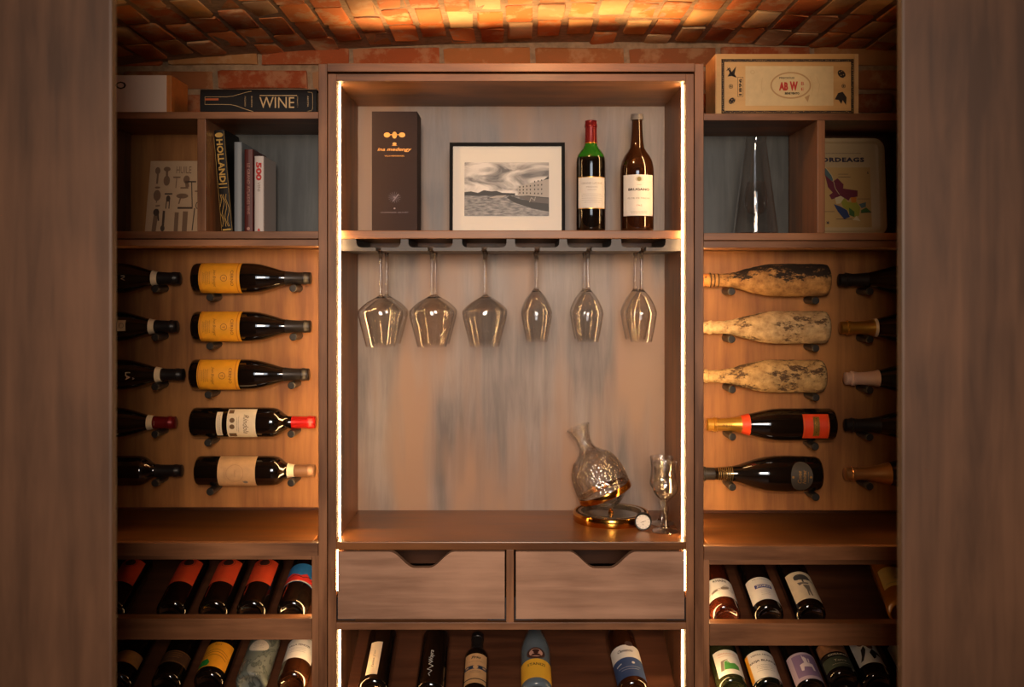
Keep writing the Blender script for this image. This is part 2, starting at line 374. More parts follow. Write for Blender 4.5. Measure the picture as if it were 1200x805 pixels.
# ------------------------------------------------------------------ bottles
PROF = {
 'bordeaux': (.300, .0375, [(0,.012),(.018,.010),(.026,.0015),(.030,0),(.0358,.0035),(.0375,.010),(.0375,.100),(.0375,.188),(.0368,.198),(.034,.208),(.0285,.217),(.0215,.225),(.0165,.234),(.0147,.246),(.0142,.262),(.0140,.282),(.0155,.2825),(.0155,.290),(.0145,.291),(.0145,.2985),(.0135,.300),(0,.300)]),
 'burgundy': (.294, .0382, [(0,.012),(.018,.010),(.026,.0015),(.031,0),(.0365,.0035),(.0382,.011),(.0382,.100),(.0382,.138),(.0375,.152),(.0352,.168),(.0312,.185),(.0262,.202),(.0210,.218),(.0172,.232),(.0152,.246),(.0144,.262),(.0142,.276),(.0155,.277),(.0155,.284),(.0145,.285),(.0145,.2925),(.0135,.294),(0,.294)]),
 'champagne': (.315, .0410, [(0,.02),(.018,.016),(.028,.0015),(.033,0),(.0388,.0035),(.0410,.012),(.0410,.100),(.0410,.132),(.0400,.148),(.0370,.168),(.0325,.188),(.0275,.208),(.0225,.226),(.0185,.243),(.0160,.262),(.0150,.280),(.0148,.292),(.0172,.293),(.0172,.299),(.0150,.301),(.0150,.313),(.0140,.315),(0,.315)]),
 'prestige': (.312, .0460, [(0,.02),(.018,.016),(.028,.0015),(.034,0),(.0405,.0035),(.0430,.012),(.0450,.050),(.0460,.085),(.0450,.115),(.0415,.142),(.0355,.166),(.0290,.186),(.0230,.204),(.0185,.222),(.0162,.240),(.0152,.262),(.0148,.288),(.0172,.289),(.0172,.296),(.0150,.298),(.0150,.310),(.0140,.312),(0,.312)]),
 'port': (.307, .0425, [(0,.012),(.018,.010),(.030,.0015),(.034,0),(.0402,.0035),(.0418,.010),(.0425,.100),(.0425,.150),(.0418,.166),(.0385,.181),(.0325,.194),(.0245,.205),(.0185,.215),(.0165,.228),(.0152,.245),(.0140,.262),(.0130,.285),(.0150,.286),(.0150,.294),(.0140,.295),(.0140,.300),(0,.300)]),
 'half': (.215, .0290, [(0,.010),(.014,.008),(.020,.0015),(.024,0),(.0275,.003),(.0290,.009),(.0290,.070),(.0290,.130),(.0280,.139),(.0245,.148),(.0190,.155),(.0145,.163),(.0132,.172),(.0130,.198),(.0142,.199),(.0142,.205),(.0132,.206),(.0132,.214),(0,.214)]),
}
_bm = {}
def bottle_mesh(kind, m):
    k = (kind, m.name)
    if k not in _bm:
        me = lathe(PROF[kind][2], 48, 50); me.name = 'glass_body'; me.materials.append(m); _bm[k] = me
    return _bm[k]
def rad_at(kind, z):
    pr = PROF[kind][2]
    for (r0, z0), (r1, z1) in zip(pr[4:], pr[5:]):
        if z0 <= z <= z1 and z1 > z0: return r0+(r1-r0)*(z-z0)/(z1-z0)
    return pr[-2][0]
def sleeve(bt, kind, z0, z1, m, name='capsule', eps=.0007, closed=False, wob=0):
    H = PROF[kind][0]; pts = []
    zz = sorted(set([z0, z1]+[p[1] for p in PROF[kind][2] if z0 < p[1] < z1]))
    for z in zz: pts.append((rad_at(kind, min(z, H-.002))+eps+wob*random.uniform(-1, 1), z))
    inner = [(max(.001, rad_at(kind, min(z, H-.002))+eps-.0006), z) for z in reversed(zz)]
    if closed: pts.append((pts[-1][0]*.9, z1+.001)); pts.append((0, z1+.001)); me = lathe([(inner[-1][0], z0)]+pts, 32, 45)
    else: me = lathe(pts+inner, 32, 45, close=True)
    me.name = name
    return meshobj(name, me, m, bt)
def bottle(kind, glassm, label, loc, rot, group=None, cap=None, cap_z=None, name='wine_bottle', spin=0, collar=None, foil=None):
    t = thing(name, label, 'bottle', loc, (0,0,0), group)
    t.rotation_mode = 'XYZ'
    Rm = rot if isinstance(rot, Matrix) else Matrix.Identity(3)
    if spin: Rm = Rm @ Matrix.Rotation(spin, 3, 'Z')
    t.rotation_euler = Rm.to_euler()
    b = meshobj('glass_body', bottle_mesh(kind, glassm), None, t)
    H = PROF[kind][0]
    if cap: sleeve(t, kind, cap_z or H-.055, H, cap, closed=True)
    if collar: sleeve(t, kind, collar[0], collar[1], collar[2], 'neck_band', .0012)
    return t
RX = lambda a: Matrix.Rotation(a, 3, 'X')
RY = lambda a: Matrix.Rotation(a, 3, 'Y')
LIE_R = RY(PI/2)        # neck towards +x
LIE_L = RY(-PI/2)       # neck towards -x
TILT = math.radians(20)
UP20 = RX(-(PI/2-TILT)) # neck up and back, label up

# ================================================================== STRUCTURE
def struct(o): o['kind'] = 'structure'; return o
BW = 2.69    # brick wall depth
def zc(x): return CZ+.676-.037*(x-.25)**2
def struct_empty(name):
    o = bpy.data.objects.new(name, None); COL.objects.link(o); o['kind'] = 'structure'; return o
struct(box('floor', -2.2, 2.2, -2.2, BW+.12, -.05, 0, WX, bev=0))
wb = struct(box('wall_back', -2.2, 2.2, BW, BW+.12, 0, CZ+.9, MORTAR, bev=0))
# vaulted mortar bed
bm = bmesh.new(); n = 60; rows = []
for i in range(n+1):
    x = -1.6+3.2*i/n
    rows.append([bm.verts.new((x, 1.30, zc(x)+.0060)), bm.verts.new((x, BW, zc(x)+.0060)), bm.verts.new((x, BW, zc(x)+.14)), bm.verts.new((x, 1.30, zc(x)+.14))])
for a, b in zip(rows, rows[1:]):
    for k in range(4): bm.faces.new((a[k], a[(k+1)%4], b[(k+1)%4], b[k]))
bm.faces.new(rows[0][::-1]); bm.faces.new(rows[-1]); bmesh.ops.recalc_face_normals(bm, faces=bm.faces)
ceil = struct(meshobj('ceiling', frombm('ceiling', bm, 30), MORTAR))
def brick_mesh(sx, sy, sz, seed, m=None):
    rnd = random.Random(seed); bm = bmesh.new(); bmesh.ops.create_cube(bm, size=1)
    bmesh.ops.bevel(bm, geom=list(bm.edges), offset=.055, offset_type='OFFSET', segments=1, affect='EDGES')
    for v in bm.verts:
        v.co = Vector((v.co.x*sx, v.co.y*sy, v.co.z*sz))
        v.co += Vector((rnd.uniform(-1, 1)*.0035, rnd.uniform(-1, 1)*.004, rnd.uniform(-1, 1)*.0025))
    me = frombm('brick', bm, 60); me.materials.append(m or BRICK); return me
cb = [brick_mesh(.0615, .128+.012*(i % 3), .035, i) for i in range(9)]
x = -1.28
rnd = random.Random(3)
while x < 1.28:
    y = 1.62+rnd.uniform(0, .14)
    while y < BW-.01:
        k = rnd.randrange(9); L_ = .128+.012*(k % 3)
        if y+L_ > BW+.05: break
        o = meshobj('brick', cb[k], None, ceil, (x+rnd.uniform(-.002, .002), y+L_/2, zc(x)+.0205+rnd.uniform(-.002, .002)))
        o.rotation_euler = (rnd.uniform(-.02, .02), math.atan(.074*(x-.25))+rnd.uniform(-.02, .02), rnd.uniform(-.02, .02))
        y += L_+.010
    x += .0765
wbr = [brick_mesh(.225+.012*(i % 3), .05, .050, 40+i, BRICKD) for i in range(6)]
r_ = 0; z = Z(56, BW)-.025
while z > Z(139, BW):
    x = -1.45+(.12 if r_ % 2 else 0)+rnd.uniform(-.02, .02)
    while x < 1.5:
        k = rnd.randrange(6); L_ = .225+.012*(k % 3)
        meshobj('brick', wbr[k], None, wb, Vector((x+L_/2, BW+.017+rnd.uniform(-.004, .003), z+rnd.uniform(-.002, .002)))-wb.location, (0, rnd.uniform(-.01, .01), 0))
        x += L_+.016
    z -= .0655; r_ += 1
# near wood panels either side of the opening
JD = 1.35
wl = struct(box('wall_left', X(131, JD)-1.5, X(131, JD), JD, JD+.018, 0, CZ+.85, JAMBW, bev=.003))
wr = struct(box('wall_right', X(1057, JD), X(1057, JD)+1.5, JD, JD+.018, 0, CZ+.85, JAMBW, bev=.003))
struct(box('wall_side_left', -2.2, -2.12, -2.2, BW, 0, CZ+.9, JAMBW, bev=0))
struct(box('wall_side_right', 2.12, 2.2, -2.2, BW, 0, CZ+.9, JAMBW, bev=0))

# ================================================================== CABINETS
CB = 2.622      # centre niche back panel depth
ZTOP = Z(86)
cen = thing('wine_cabinet', 'centre niche cabinet with glowing side light strips, glass rack and two drawers', 'cabinet', (0, D0, 0))
def P(name, px0, px1, y0, y1, py0, py1, m, parent, d=D0, bev=.0012):
    return box(name, X(px0, d), X(px1, d), y0, y1, Z(py0, d), Z(py1, d), m, parent, bev)
xl, xr = X(394), X(804)
box('side_panel', X(384.2), xl, D0, CB+.02, 0, Z(86.5), WZ, cen)
box('side_panel', xr, X(813.2), D0, CB+.02, 0, Z(86.5), WZ, cen)
box('top_panel', xl, xr, D0, CB+.02, Z(95), Z(86.5), WX, cen)
P('cornice_board', 383.6, 813.6, D0-.004, CB+.02, 84.2, 74.5, WX, cen)
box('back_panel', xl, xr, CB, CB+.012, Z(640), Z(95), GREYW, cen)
box('back_panel', xl, xr, CB+.02, CB+.03, 0, Z(640), RACKW, cen)
SD = 2.352      # shelf front depth (behind the light strips)
zs1, zs0 = Z(270, SD), Z(279.6, SD)
box('shelf', xl, xr, SD, CB, zs0, zs1, WX, cen, .002)
WT = Z(634.5)
box('worktop', xl, xr, D0-.004, CB, Z(644), WT, LEDGEW, cen, .002)
P('divider', 593.2, 602.2, D0, CB, 644, 729.5, WZ, cen)
P('lower_board', 394, 804, D0, CB, 729.5, 738, WX, cen)
box('light_bar', -.28, .36, 2.415, 2.445, Z(74.5)+.0005, Z(74.5)+.012, BLKMET, cen)
# light strips
def led(x0, x1, y0, y1, z0, z1, parent, name='light_strip'):
    return box(name, x0, x1, y0, y1, z0, z1, LED if parent is cen else LEDS, parent, bev=0)
lw = .0025
led(xl, xl+lw, 2.341, 2.347, WT+.001, Z(95)-.001, cen); led(xr-lw, xr, 2.341, 2.347, WT+.001, Z(95)-.001, cen)
led(xl, xl+lw, 2.341, 2.347, Z(1000), Z(738.5), cen); led(xr-lw, xr, 2.341, 2.347, Z(1000), Z(738.5), cen)
led(xl+.0006, xl+.003, 2.306, 2.312, Z(693), Z(645), cen); led(xr-.003, xr-.0006, 2.306, 2.312, Z(693), Z(645), cen)
# glass rack: grey board with T slots
GX = [443.5, 504.5, 567.5, 629.5, 690.5, 754]
RD0, RD1 = 2.362, 2.60
zr1 = zs0; zr0 = Z(294, RD0)
gxw = [X(g, RD0) for g in GX]
bm = bmesh.new()
hw, st = .0545, .0065; zf = zr0+.0085   # half slot width, stem slit, slot floor
edges = [xl]+[v for g in gxw for v in (g,)]+[xr]
def prism(bm, pts, y0, y1):
    a = [bm.verts.new((x, y0, z)) for x, z in pts]; b = [bm.verts.new((x, y1, z)) for x, z in pts]
    bm.faces.new(a); bm.faces.new(b[::-1])
    for i in range(len(pts)):
        j = (i+1) % len(pts); bm.faces.new((a[j], a[i], b[i], b[j]))
cr = .012
def arc_left(g):   # profile of a slot's right half, seen from the front, going down: used for the strip to its right
    pts = [(g+hw, zr1-.0005)]
    for k in range(6):
        t = k/5*PI/2; pts.append((g+hw-cr+cr*math.cos(t), zf+cr-cr*math.sin(t)))
    pts += [(g+st, zf), (g+st, zr0)]
    return pts
def mir(g): return [(2*g-x, z) for x, z in arc_left(g)]
for i in range(7):
    if i == 0: L_ = [(xl, zr1-.0005), (xl, zr0)]
    else: L_ = arc_left(gxw[i-1])
    if i == 6: R_ = [(xr, zr0), (xr, zr1-.0005)]
    else: R_ = list(reversed(mir(gxw[i])))
    prism(bm, L_+R_, RD0, RD1)
bmesh.ops.recalc_face_normals(bm, faces=bm.faces)
rk = meshobj('glass_rack', frombm('glass_rack', bm), wood('rack grey wood', (62, 57, 57), (84, 77, 75), 'x', .45), cen, -cen.location)
# drawers
def drawer_front(px0, px1, cx, hwid, depth_px):
    x0, x1, zt, zb = X(px0), X(px1), Z(646.2), Z(725)
    c = X(cx); h = hwid/F*D0; dp = depth_px/F*D0
    pts = [(x0, zb), (x1, zb), (x1, zt)]
    n = 28
    for k in range(n+1):
        u = 1-2*k/n; a = abs(u)
        t_ = max(0, (a-.22)/.78); s = 1-t_*t_*(3-2*t_)
        pts.append((c+h*u, zt-dp*s))
    pts.append((x0, zt))
    bm = bmesh.new(); mx, mz = (x0+x1)/2, (zt+zb)/2
    prism(bm, [(x-mx, z-mz) for x, z in pts], 0, .018)
    bmesh.ops.recalc_face_normals(bm, faces=bm.faces)
    dr = meshobj('drawer', frombm('drawer', bm), DRAWW, cen, Vector((mx, D0-.002, mz))-cen.location)
    for s, xx in ((-1, x0), (1, x1)):
        b2 = bmesh.new()
        prism(b2, [(xx-mx-s*.0405, zb-mz-.0045), (xx-mx+s*.0035, zb-mz-.0045), (xx-mx+s*.0035, zb-mz+.05), (xx-mx+s*.001, zb-mz+.05), (xx-mx+s*.001, zb-mz-.001), (xx-mx-s*.0405, zb-mz-.001)], .004, .016)
        bmesh.ops.recalc_face_normals(b2, faces=b2.faces)
        meshobj('hinge', frombm('hinge', b2), STEEL, dr)
    for nm, a in (('drawer_side', (x0+.004, x0+.014, D0+.017, CB-.03, zb+.004, Z(662))), ('drawer_side', (x1-.014, x1-.004, D0+.017, CB-.03, zb+.004, Z(662))), ('drawer_bottom', (x0+.004, x1-.004, D0+.017, CB-.03, zb+.001, zb+.009))):
        c_ = Vector(((a[0]+a[1])/2, (a[2]+a[3])/2, (a[4]+a[5])/2)); meshobj(nm, frombm(nm, box_bm(a[1]-a[0], a[3]-a[2], a[5]-a[4], .001)), RACKW, dr, c_-Vector((mx, D0-.002, mz)))
    return dr
drawer_front(396.2, 591.4, 494.5, 38, 19)
drawer_front(604.6, 801.8, 706, 39, 19.5)
# incline boards that hold the racked bottles
def incline(name, x0, x1, base_z, yb, r, m, parent, length=.30):
    """board lying r below the axis that starts at (y=yb, z=base_z) and rises TILT"""
    th = .010; a = TILT
    cy = yb+math.cos(a)*length/2+math.sin(a)*(r+th/2+.0006); cz = base_z+math.sin(a)*length/2-math.cos(a)*(r+th/2+.0006)
    o = meshobj(name, frombm(name, box_bm(x1-x0, length, th, .001)), m, parent, Vector(((x0+x1)/2, cy, cz))-parent.location, (a, 0, 0))
    return o

def side_cabinet(sign, label, up_px, low_px, top_y, shelf_y, under_y, peg_y, ledge, lip1, div_px, backs):
    """up_px: (inner, outer) px of the upright beside the centre niche"""
    t = thing('wine_cabinet', label, 'cabinet', (sign*.9, D0, 0))
    BK = 2.66; OUT = sign*1.34
    xi = X(up_px[0])                     # side facing this unit
    box('upright', X(up_px[0]), X(up_px[1]), D0-.001, CB+.02, 0, Z(74.8), WZ, t)
    box('side_panel', OUT, OUT+sign*.018, D0, BK, 0, Z(top_y[0]), WZ, t)
    e = -sign*.0008
    CUB = 2.54
    box('top_shelf', OUT, xi-e, D0, BK, Z(top_y[1]), Z(top_y[0]), WX, t)
    box('shelf', OUT, xi-e, D0, BK, Z(shelf_y[1]), Z(shelf_y[0]), WX, t)
    box('under_board', OUT, xi-e, D0+.001, BK, Z(under_y[1]), Z(under_y[0]), WX, t)
    zt, zb = Z(top_y[1]), Z(shelf_y[0])
    box('divider', X(div_px[0]), X(div_px[1]), D0+.001, CUB, zb, zt, WZ, t)
    xd2 = sign*1.007
    box('divider', xd2, xd2+sign*.02, D0+.001, CUB, zb, zt, WZ, t)
    inn = X(div_px[0] if sign > 0 else div_px[1])
    out_ = X(div_px[1] if sign > 0 else div_px[0])
    box('back_panel', xi, inn, CUB, CUB+.01, zb, zt, backs[0], t)
    box('back_panel', out_, xd2, CUB, CUB+.01, zb, zt, backs[1], t)
    box('back_panel', xd2+sign*.02, OUT, CUB, CUB+.01, zb, zt, backs[1], t)
    # floating peg board, ledge
    PB = 2.473
    box('peg_board', xi-e, OUT, PB, PB+.014, Z(peg_y, PB), Z(under_y[1])-.0005, PEGW, t)
    box('back_panel', xi-e, OUT, BK-.02, BK-.008, 0, Z(under_y[1])-.0005, RACKW, t)
    xL = X(low_px[0])                    # inner face of the lower panel
    box('ledge', xL, OUT, D0+.018, BK-.021, Z(ledge[1]), Z(ledge[0]), LEDGEW, t)
    box('ledge_fascia', xi-e, OUT, D0-.003, D0+.0175, Z(ledge[1]), Z(ledge[0]), WX, t)
    box('rail', xL+(-e), OUT, D0+.002, D0+.06, Z(ledge[2]), Z(ledge[1])-.0005, WX, t)
    box('lower_side_panel', X(low_px[0]), X(low_px[1]), D0+.002, BK-.021, 0, Z(ledge[1])-.0005, WZ, t)
    box('upright', X(up_px[0])+e*.2, X(up_px[0])+e*1.2, 2.60, BK-.021, Z(ledge[1]), Z(ledge[0]), WZ, t)
    for (l0, l1, l2) in lip1:            # lip: top front edge, bottom
        box('rack_lip', xL-e, OUT, D0+.002, D0+.034, Z(l2), Z(l0), WX, t)
    # light strips: one on the upright's hidden face, one on the lower panel
    s = sign
    led(xi+s*.0002, xi+s*.0060, 2.345, 2.357, Z(ledge[0])+.004, Z(under_y[1])-.001, t)
    led(xi+s*.0002, xi+s*.0050, 2.495, 2.509, Z(ledge[0])+.003, Z(ledge[0])+.14, t)
    led(xL+s*.0002, xL+s*.0035, 2.335, 2.345, Z(900), Z(ledge[2])-.001, t)
    return t
lc = side_cabinet(-1, 'left side cabinet with cubby shelves, yellow label bottles on pegs and tilted racks', (373.2, 383.2), (365.2, 373), (131, 139), (271, 279.6), (280.6, 288.3), 594.5, (636, 651, 656), [(725.2, 0, 750), (817, 0, 842)], (231, 241), (SLATEW, PEGW))
rc = side_cabinet(1, 'right side cabinet with cubby shelves, dusty bottles on pegs and tilted racks', (824.5, 814.2), (831.6, 824.7), (133, 141), (273, 281.5), (282.3, 290.5), 598, (640, 656, 662), [(731, 0, 757), (823, 0, 848)], (958, 967), (SLATEW, RACKW))

# pegs and the bottles that lie on them
peg_me = None
def peg(parent, x, z):
    global peg_me
    if peg_me is None:
        peg_me = lathe([(0, 0), (.0078, 0), (.0092, .0012), (.0094, .003), (.0094, .074), (0, .074)], 20, 40); peg_me.name = 'peg'; peg_me.materials.append(BLKMET)
    o = meshobj('peg', peg_me, None, parent, Vector((x, 2.399, z))-parent.location, (-PI/2, 0, 0)); return o
AX = 2.429
def peg_bottle(kind, gm, label, basepx, rowpy, sgn, pegs, parent, len_px=None, **kw):
    x = X(basepx, AX); z = Z(rowpy, AX)
    R = LIE_R if sgn > 0 else LIE_L
    b = bottle(kind, gm, label, (x, AX, z), R, **kw)
    sc = 1.0
    if len_px: sc = (len_px/F*AX)/PROF[kind][0]; b.scale = (1, 1, sc)
    for ppx in pegs:
        zz = abs(X(ppx, 2.40)-x)/sc
        peg(parent, X(ppx, 2.40), z-rad_at(kind, zz)-.0098-(.0008 if zz > .2 else 0))
    return b
YEL = mat('yellow label paper', (232, 160, 34), .6, noise=.06)
YELD = mat('orange label print', (196, 116, 22), .6)
BLKCAP = mat('black capsule', (34, 30, 30), .38, .2)
REDCAP = mat('red capsule', (186, 30, 26), .32, .35)
WINECAP = mat('dark red capsule', (120, 22, 26), .35, .35)
BRCAP = mat('brown capsule', (134, 98, 72), .4, .3)
TANL = mat('tan label paper', (204, 160, 112), .7, noise=.10)
rows_l = [326, 382.5, 438.7]
base_l = [227.4, 227.4, 225.4]
ylab = ['yellow label burgundy bottle on pegs, topmost of the three alike', 'yellow label burgundy bottle on pegs, middle of the three alike', 'yellow label burgundy bottle on pegs, lowest of the three alike']
for i in range(3):
    b = peg_bottle('burgundy', DARKG, ylab[i], base_l[i], rows_l[i], 1, (base_l[i]+18.5, base_l[i]+116), lc, group='yellow label bottles on the left pegs', cap=BLKCAP, cap_z=.232)
    l = wraplabel(b, .0382, .023, .125, .105, YEL)
    prints(l, [rect(0, .026, .105, .0022), rect(0, .118, .105, .0022), rect(0, .030, .105, .0007)], YELD, .0382, .0006)
    prints(l, [text('CERNO', 0, .106, .040, .0075, bold=.01), ring(0, .086, .0085, .0085, .0012), text('Y', 0, .086, None, .007), text('Jean Bruniget', 0, .062, .046, .009, shear=.4), lines(0, .050, .036, 6, .0034)], mat('brown label ink', (142, 78, 24), .7), .0382, .0006)
b = peg_bottle('bordeaux', DARKG, 'dark bordeaux bottle with cream label and bright red capsule, on pegs', 225.6, 494.8, 1, (243.5, 341), lc, len_px=143.7, cap=REDCAP, cap_z=.244)
l = wraplabel(b, .0375, .094, .163, .088, CREAM)
prints(l, [ell(-.010, .107, .0062), ell(.006, .107, .0062), rect(-.034, .103, .012, .012), rect(.031, .107, .014, .018), text('Rindola', 0, .140, .05, .013, shear=.4), lines(0, .122, .05, 2, .004)], mat('sepia ink', (110, 82, 50), .7), .0375, .0006)
l = wraplabel(b, .0375, .068, .082, .066, CREAM); prints(l, [lines(0, .0765, .055, 2, .004)], GREYINK, .0375, .0006)
b = peg_bottle('bordeaux', DARKG, 'dark bottle with broad tan label and brown capsule, on lowest left pegs', 231.3, 551.5, 1, (246, 341), lc, len_px=137.4, cap=BRCAP, cap_z=.250, collar=(.232, .249, CREAM))
l = wraplabel(b, .0375, .062, .157, .108, TANL)
prints(l, [ring(0, .106, .022, .022, .0008), text('MARNO', 0, .106, .018, .004), lines(0, .082, .03, 2, .004)], mat('faded print', (170, 122, 82), .8), .0375, .0006)
prints(l, [ell(.024, .132, .004, .006), line([(.02, .124), (.028, .130), (.022, .137)], .0012)], GREYINK, .0375, .0006)
# outer column on the left
tips = [210.7, 207.5, 215, 205.5, 212.7]; rz = [326, 382.5, 439, 495, 551.5]
kinds = ['burgundy', 'burgundy', 'burgundy', 'burgundy', 'bordeaux']
caps = [BLKCAP, BLKCAP, BLKCAP, WINECAP, BLKCAP]
llab = ['dark bottle with grey black capsule and cream neck band, topmost beside the left wall panel', 'dark bottle with small cream shield on its shoulder, second row beside left wall panel',
        'dark bottle with white letters on its shoulder, third row beside left wall panel', 'dark bottle with dark red capsule beside left wall panel', 'dark bordeaux bottle with cut off cream label, lowest beside left wall panel']
for i in range(5):
    H = PROF[kinds[i]][0]; bp = tips[i]-H*F/AX
    co = None
    if i < 4: co = (.226, .240, CREAM)
    b = peg_bottle(kinds[i], DARKG, llab[i], bp, rz[i], 1, (bp+20, 181.5), lc, cap=caps[i], cap_z=.241 if i < 4 else .236, collar=co)
    if i == 1:
        l = wraplabel(b, .0352, .158, .178, .026, CREAM, ang=-.1, eps=.0022); prints(l, [ring(0, .168, .006, .006, .001), lines(0, .163, .014, 1, .002)], GREYINK, .0352, .0026, ang=-.1)
    if i == 2:
        prints(b, [text('LA', 0, .168, .018, .012, bold=.02), text('A', .006, .182, .006, .006)], CREAM, .0352, .003)
    if i == 4:
        l = wraplabel(b, .0375, .06, .139, .09, CREAM); prints(l, [lines(0, .13, .07, 3, .005)], GREYINK, .0375, .0006)
    if i == 0: prints(b, [text('IV', 0, .165, .012, .010)], CREAM, .0352, .0028)
    if i == 3: prints(b, [lines(0, .245, .012, 3, .004)], CREAM, .0150, .0012)
# right side
C1 = crust('sediment crusted glass', (122, 82, 42), (184, 138, 80), (34, 22, 14), .42, 4.6)
C2 = crust('pale mud crust', (146, 116, 80), (202, 172, 126), (84, 62, 40), .42, .8)
C3 = crust('pale mud crust two', (140, 108, 66), (194, 160, 108), (74, 52, 32), .44, .6)
def crusty(kind, seed, m):
    rnd = random.Random(seed); pr = PROF[kind][2]; dens = []
    for (r0, z0), (r1, z1) in zip(pr, pr[1:]):
        n = max(1, int(math.hypot(r1-r0, z1-z0)/.004))
        for k in range(n): dens.append((r0+(r1-r0)*k/n, z0+(z1-z0)*k/n))
    dens.append(pr[-1]); me = lathe(dens, 56, 60)
    from mathutils import noise
    for v in me.vertices:
        rr = math.hypot(v.co.x, v.co.y)
        if rr < .008 or v.co.z < .004: continue
        q = Vector((v.co.x*70+seed, v.co.y*70, v.co.z*60)); f = noise.noise(q)*.0016+noise.noise(q*2.7)*.0009
        f = max(-.0006, f); v.co.x *= 1+f/rr; v.co.y *= 1+f/rr
    me.materials.append(m); me.name = 'glass_body'; return me
rrow = [328.3, 383.6, 440.8, 497.4, 555]
pb = [(956, 857.5), (956, 857.5), (956.3, 858.2), (955.5, 858.4), (956.4, 858.3)]
CORK = mat('cork and wire', (206, 122, 56), .6, noise=.2)
for i, (bp, lab, m) in enumerate([(969.8, 'sediment crusted sparkling bottle with dark flaking upper side and bare cork, top row', C1), (969.4, 'pale mud crusted bottle on pegs, middle of three dusty bottles', C2), (964.8, 'pale tan mud crusted bottle on pegs just above the red label bottle', C3)]):
    b = peg_bottle('champagne', m, lab, bp, rrow[i], -1, pb[i], rc, name='crusted_bottle', group='mud crusted bottles on the right pegs')
    b.children[0].data = crusty('champagne', 11+i*7, m)
    if i == 0:
        sleeve(b, 'champagne', .301, .3145, CORK, 'cork', .0006, closed=True)
        for z in (.276, .286, .296): sleeve(b, 'champagne', z, z+.003, mat('rusty wire', (70, 48, 30), .6, .5), 'wire', .0016)
b = peg_bottle('champagne', DARKG, 'dark sparkling wine bottle with orange red label and gold foil neck', 976.8, rrow[3], -1, pb[3], rc, len_px=148, cap=GOLDF, cap_z=.222)
ORL = mat('orange red label', (214, 62, 24), .5, noise=.05)
sleeve(b, 'champagne', .212, .232, ORL, 'neck_seal', .0012)
l = wraplabel(b, .0410, .023, .087, .066, ORL, eps=.0008)
p_ = prints(l, [rect(0, .055, .050, .0155)], mat('bronze label band', (120, 88, 30), .5), .0410, .0011)
prints(l, [text('MOREDORO', 0, .055, .046, .008, bold=.02), rect(0, .0255, .062, .0010), rect(0, .0845, .062, .0010)], GOLDF, .0410, .0014)
prints(b, [text('M E TTIER', 0, 0, .036, .007, rot=-PI/2)], mat('gold print', (120, 70, 20), .5), .0160, .0016, v0=.262)
for z in (.290, .300): sleeve(b, 'champagne', z, z+.003, GOLDF, 'foil_ridge', .0018)
b = peg_bottle('prestige', DARKG, 'wide bellied black bottle with oval charcoal label, lowest right pegs', 960.5, rrow[4], -1, pb[4], rc, cap=BLKCAP, cap_z=.266)
for k in range(8): sleeve(b, 'prestige', .222+k*.0048, .2240+k*.0048, mat('antique brass', (150, 120, 70), .35, .9), 'gold_band', .0010)
P_, F_ = ell(0, .058, .040, .0275, 32)
OV = mat('charcoal label', (62, 56, 50), .6)
l = prints(b, [(P_, F_)], OV, .0452, .0010, name='label')
prints(l, [text('Cuvee', 0, .064, .030, .010, shear=.4, bold=.01), text('Noirac', 0, .052, .034, .009, shear=.4, bold=.01), ell(0, .080, .003), ell(0, .036, .003), lines(0, .042, .03, 1, .003)], mat('bronze print', (176, 130, 70), .4, .6), .0452, .0016)
# outer column on the right
tipr = [983.6, 985.3, 990.5, 990.5, 990.5]
rl = ['black bottle with matte black foil neck, topmost beside right wall panel', 'bottle with crinkled bright gold foil neck and white band beside right wall panel', 'bottle with pale pink white foil neck beside right wall panel',
      'black bottle with black capsule under the pink foil bottle', 'bottle with copper gold foil neck, lowest beside right wall panel']
FOILB = mat('matte black foil', (44, 38, 34), .42, .4); COPF = mat('copper gold foil', (214, 158, 100), .32, .8)
foils = [FOILB, GOLDF, PINKF, BLKCAP, COPF]; fz = [.245, .232, .232, .23, .205]
for i in range(5):
    H = PROF['champagne'][0]; bp = tipr[i]+H*F/AX
    b = peg_bottle('champagne', DARKGR if i == 2 else DARKG, rl[i], bp, [328, 384, 443.5, 498, 555][i], -1, (bp-14, 1019.5), rc, cap=foils[i], cap_z=fz[i])
    for z in (.287, .299): sleeve(b, 'champagne', z, z+.0035, foils[i], 'foil_ridge', .0018)
    if i == 1: sleeve(b, 'champagne', .226, .233, CREAM, 'neck_band', .0015)
    if i == 2: prints(b, [ell(0, 0, .0028)], INK, .0150, .0013, v0=.256)

# ================================================================== RACKED BOTTLES
BD = 2.352   # depth of the base centres
def racked(kind, gm, label, px, py, capm=None, yaw=0, spin=0, roll=0, d=BD, **kw):
    R = RY(roll) @ Matrix.Rotation(yaw, 3, 'Z') @ UP20
    return bottle(kind, gm, label, (X(px, d), d, Z(py, d)), R, cap=capm, spin=spin, **kw)
REDL = mat('brick red label', (204, 66, 30), .6, noise=.06)
rb = .0375
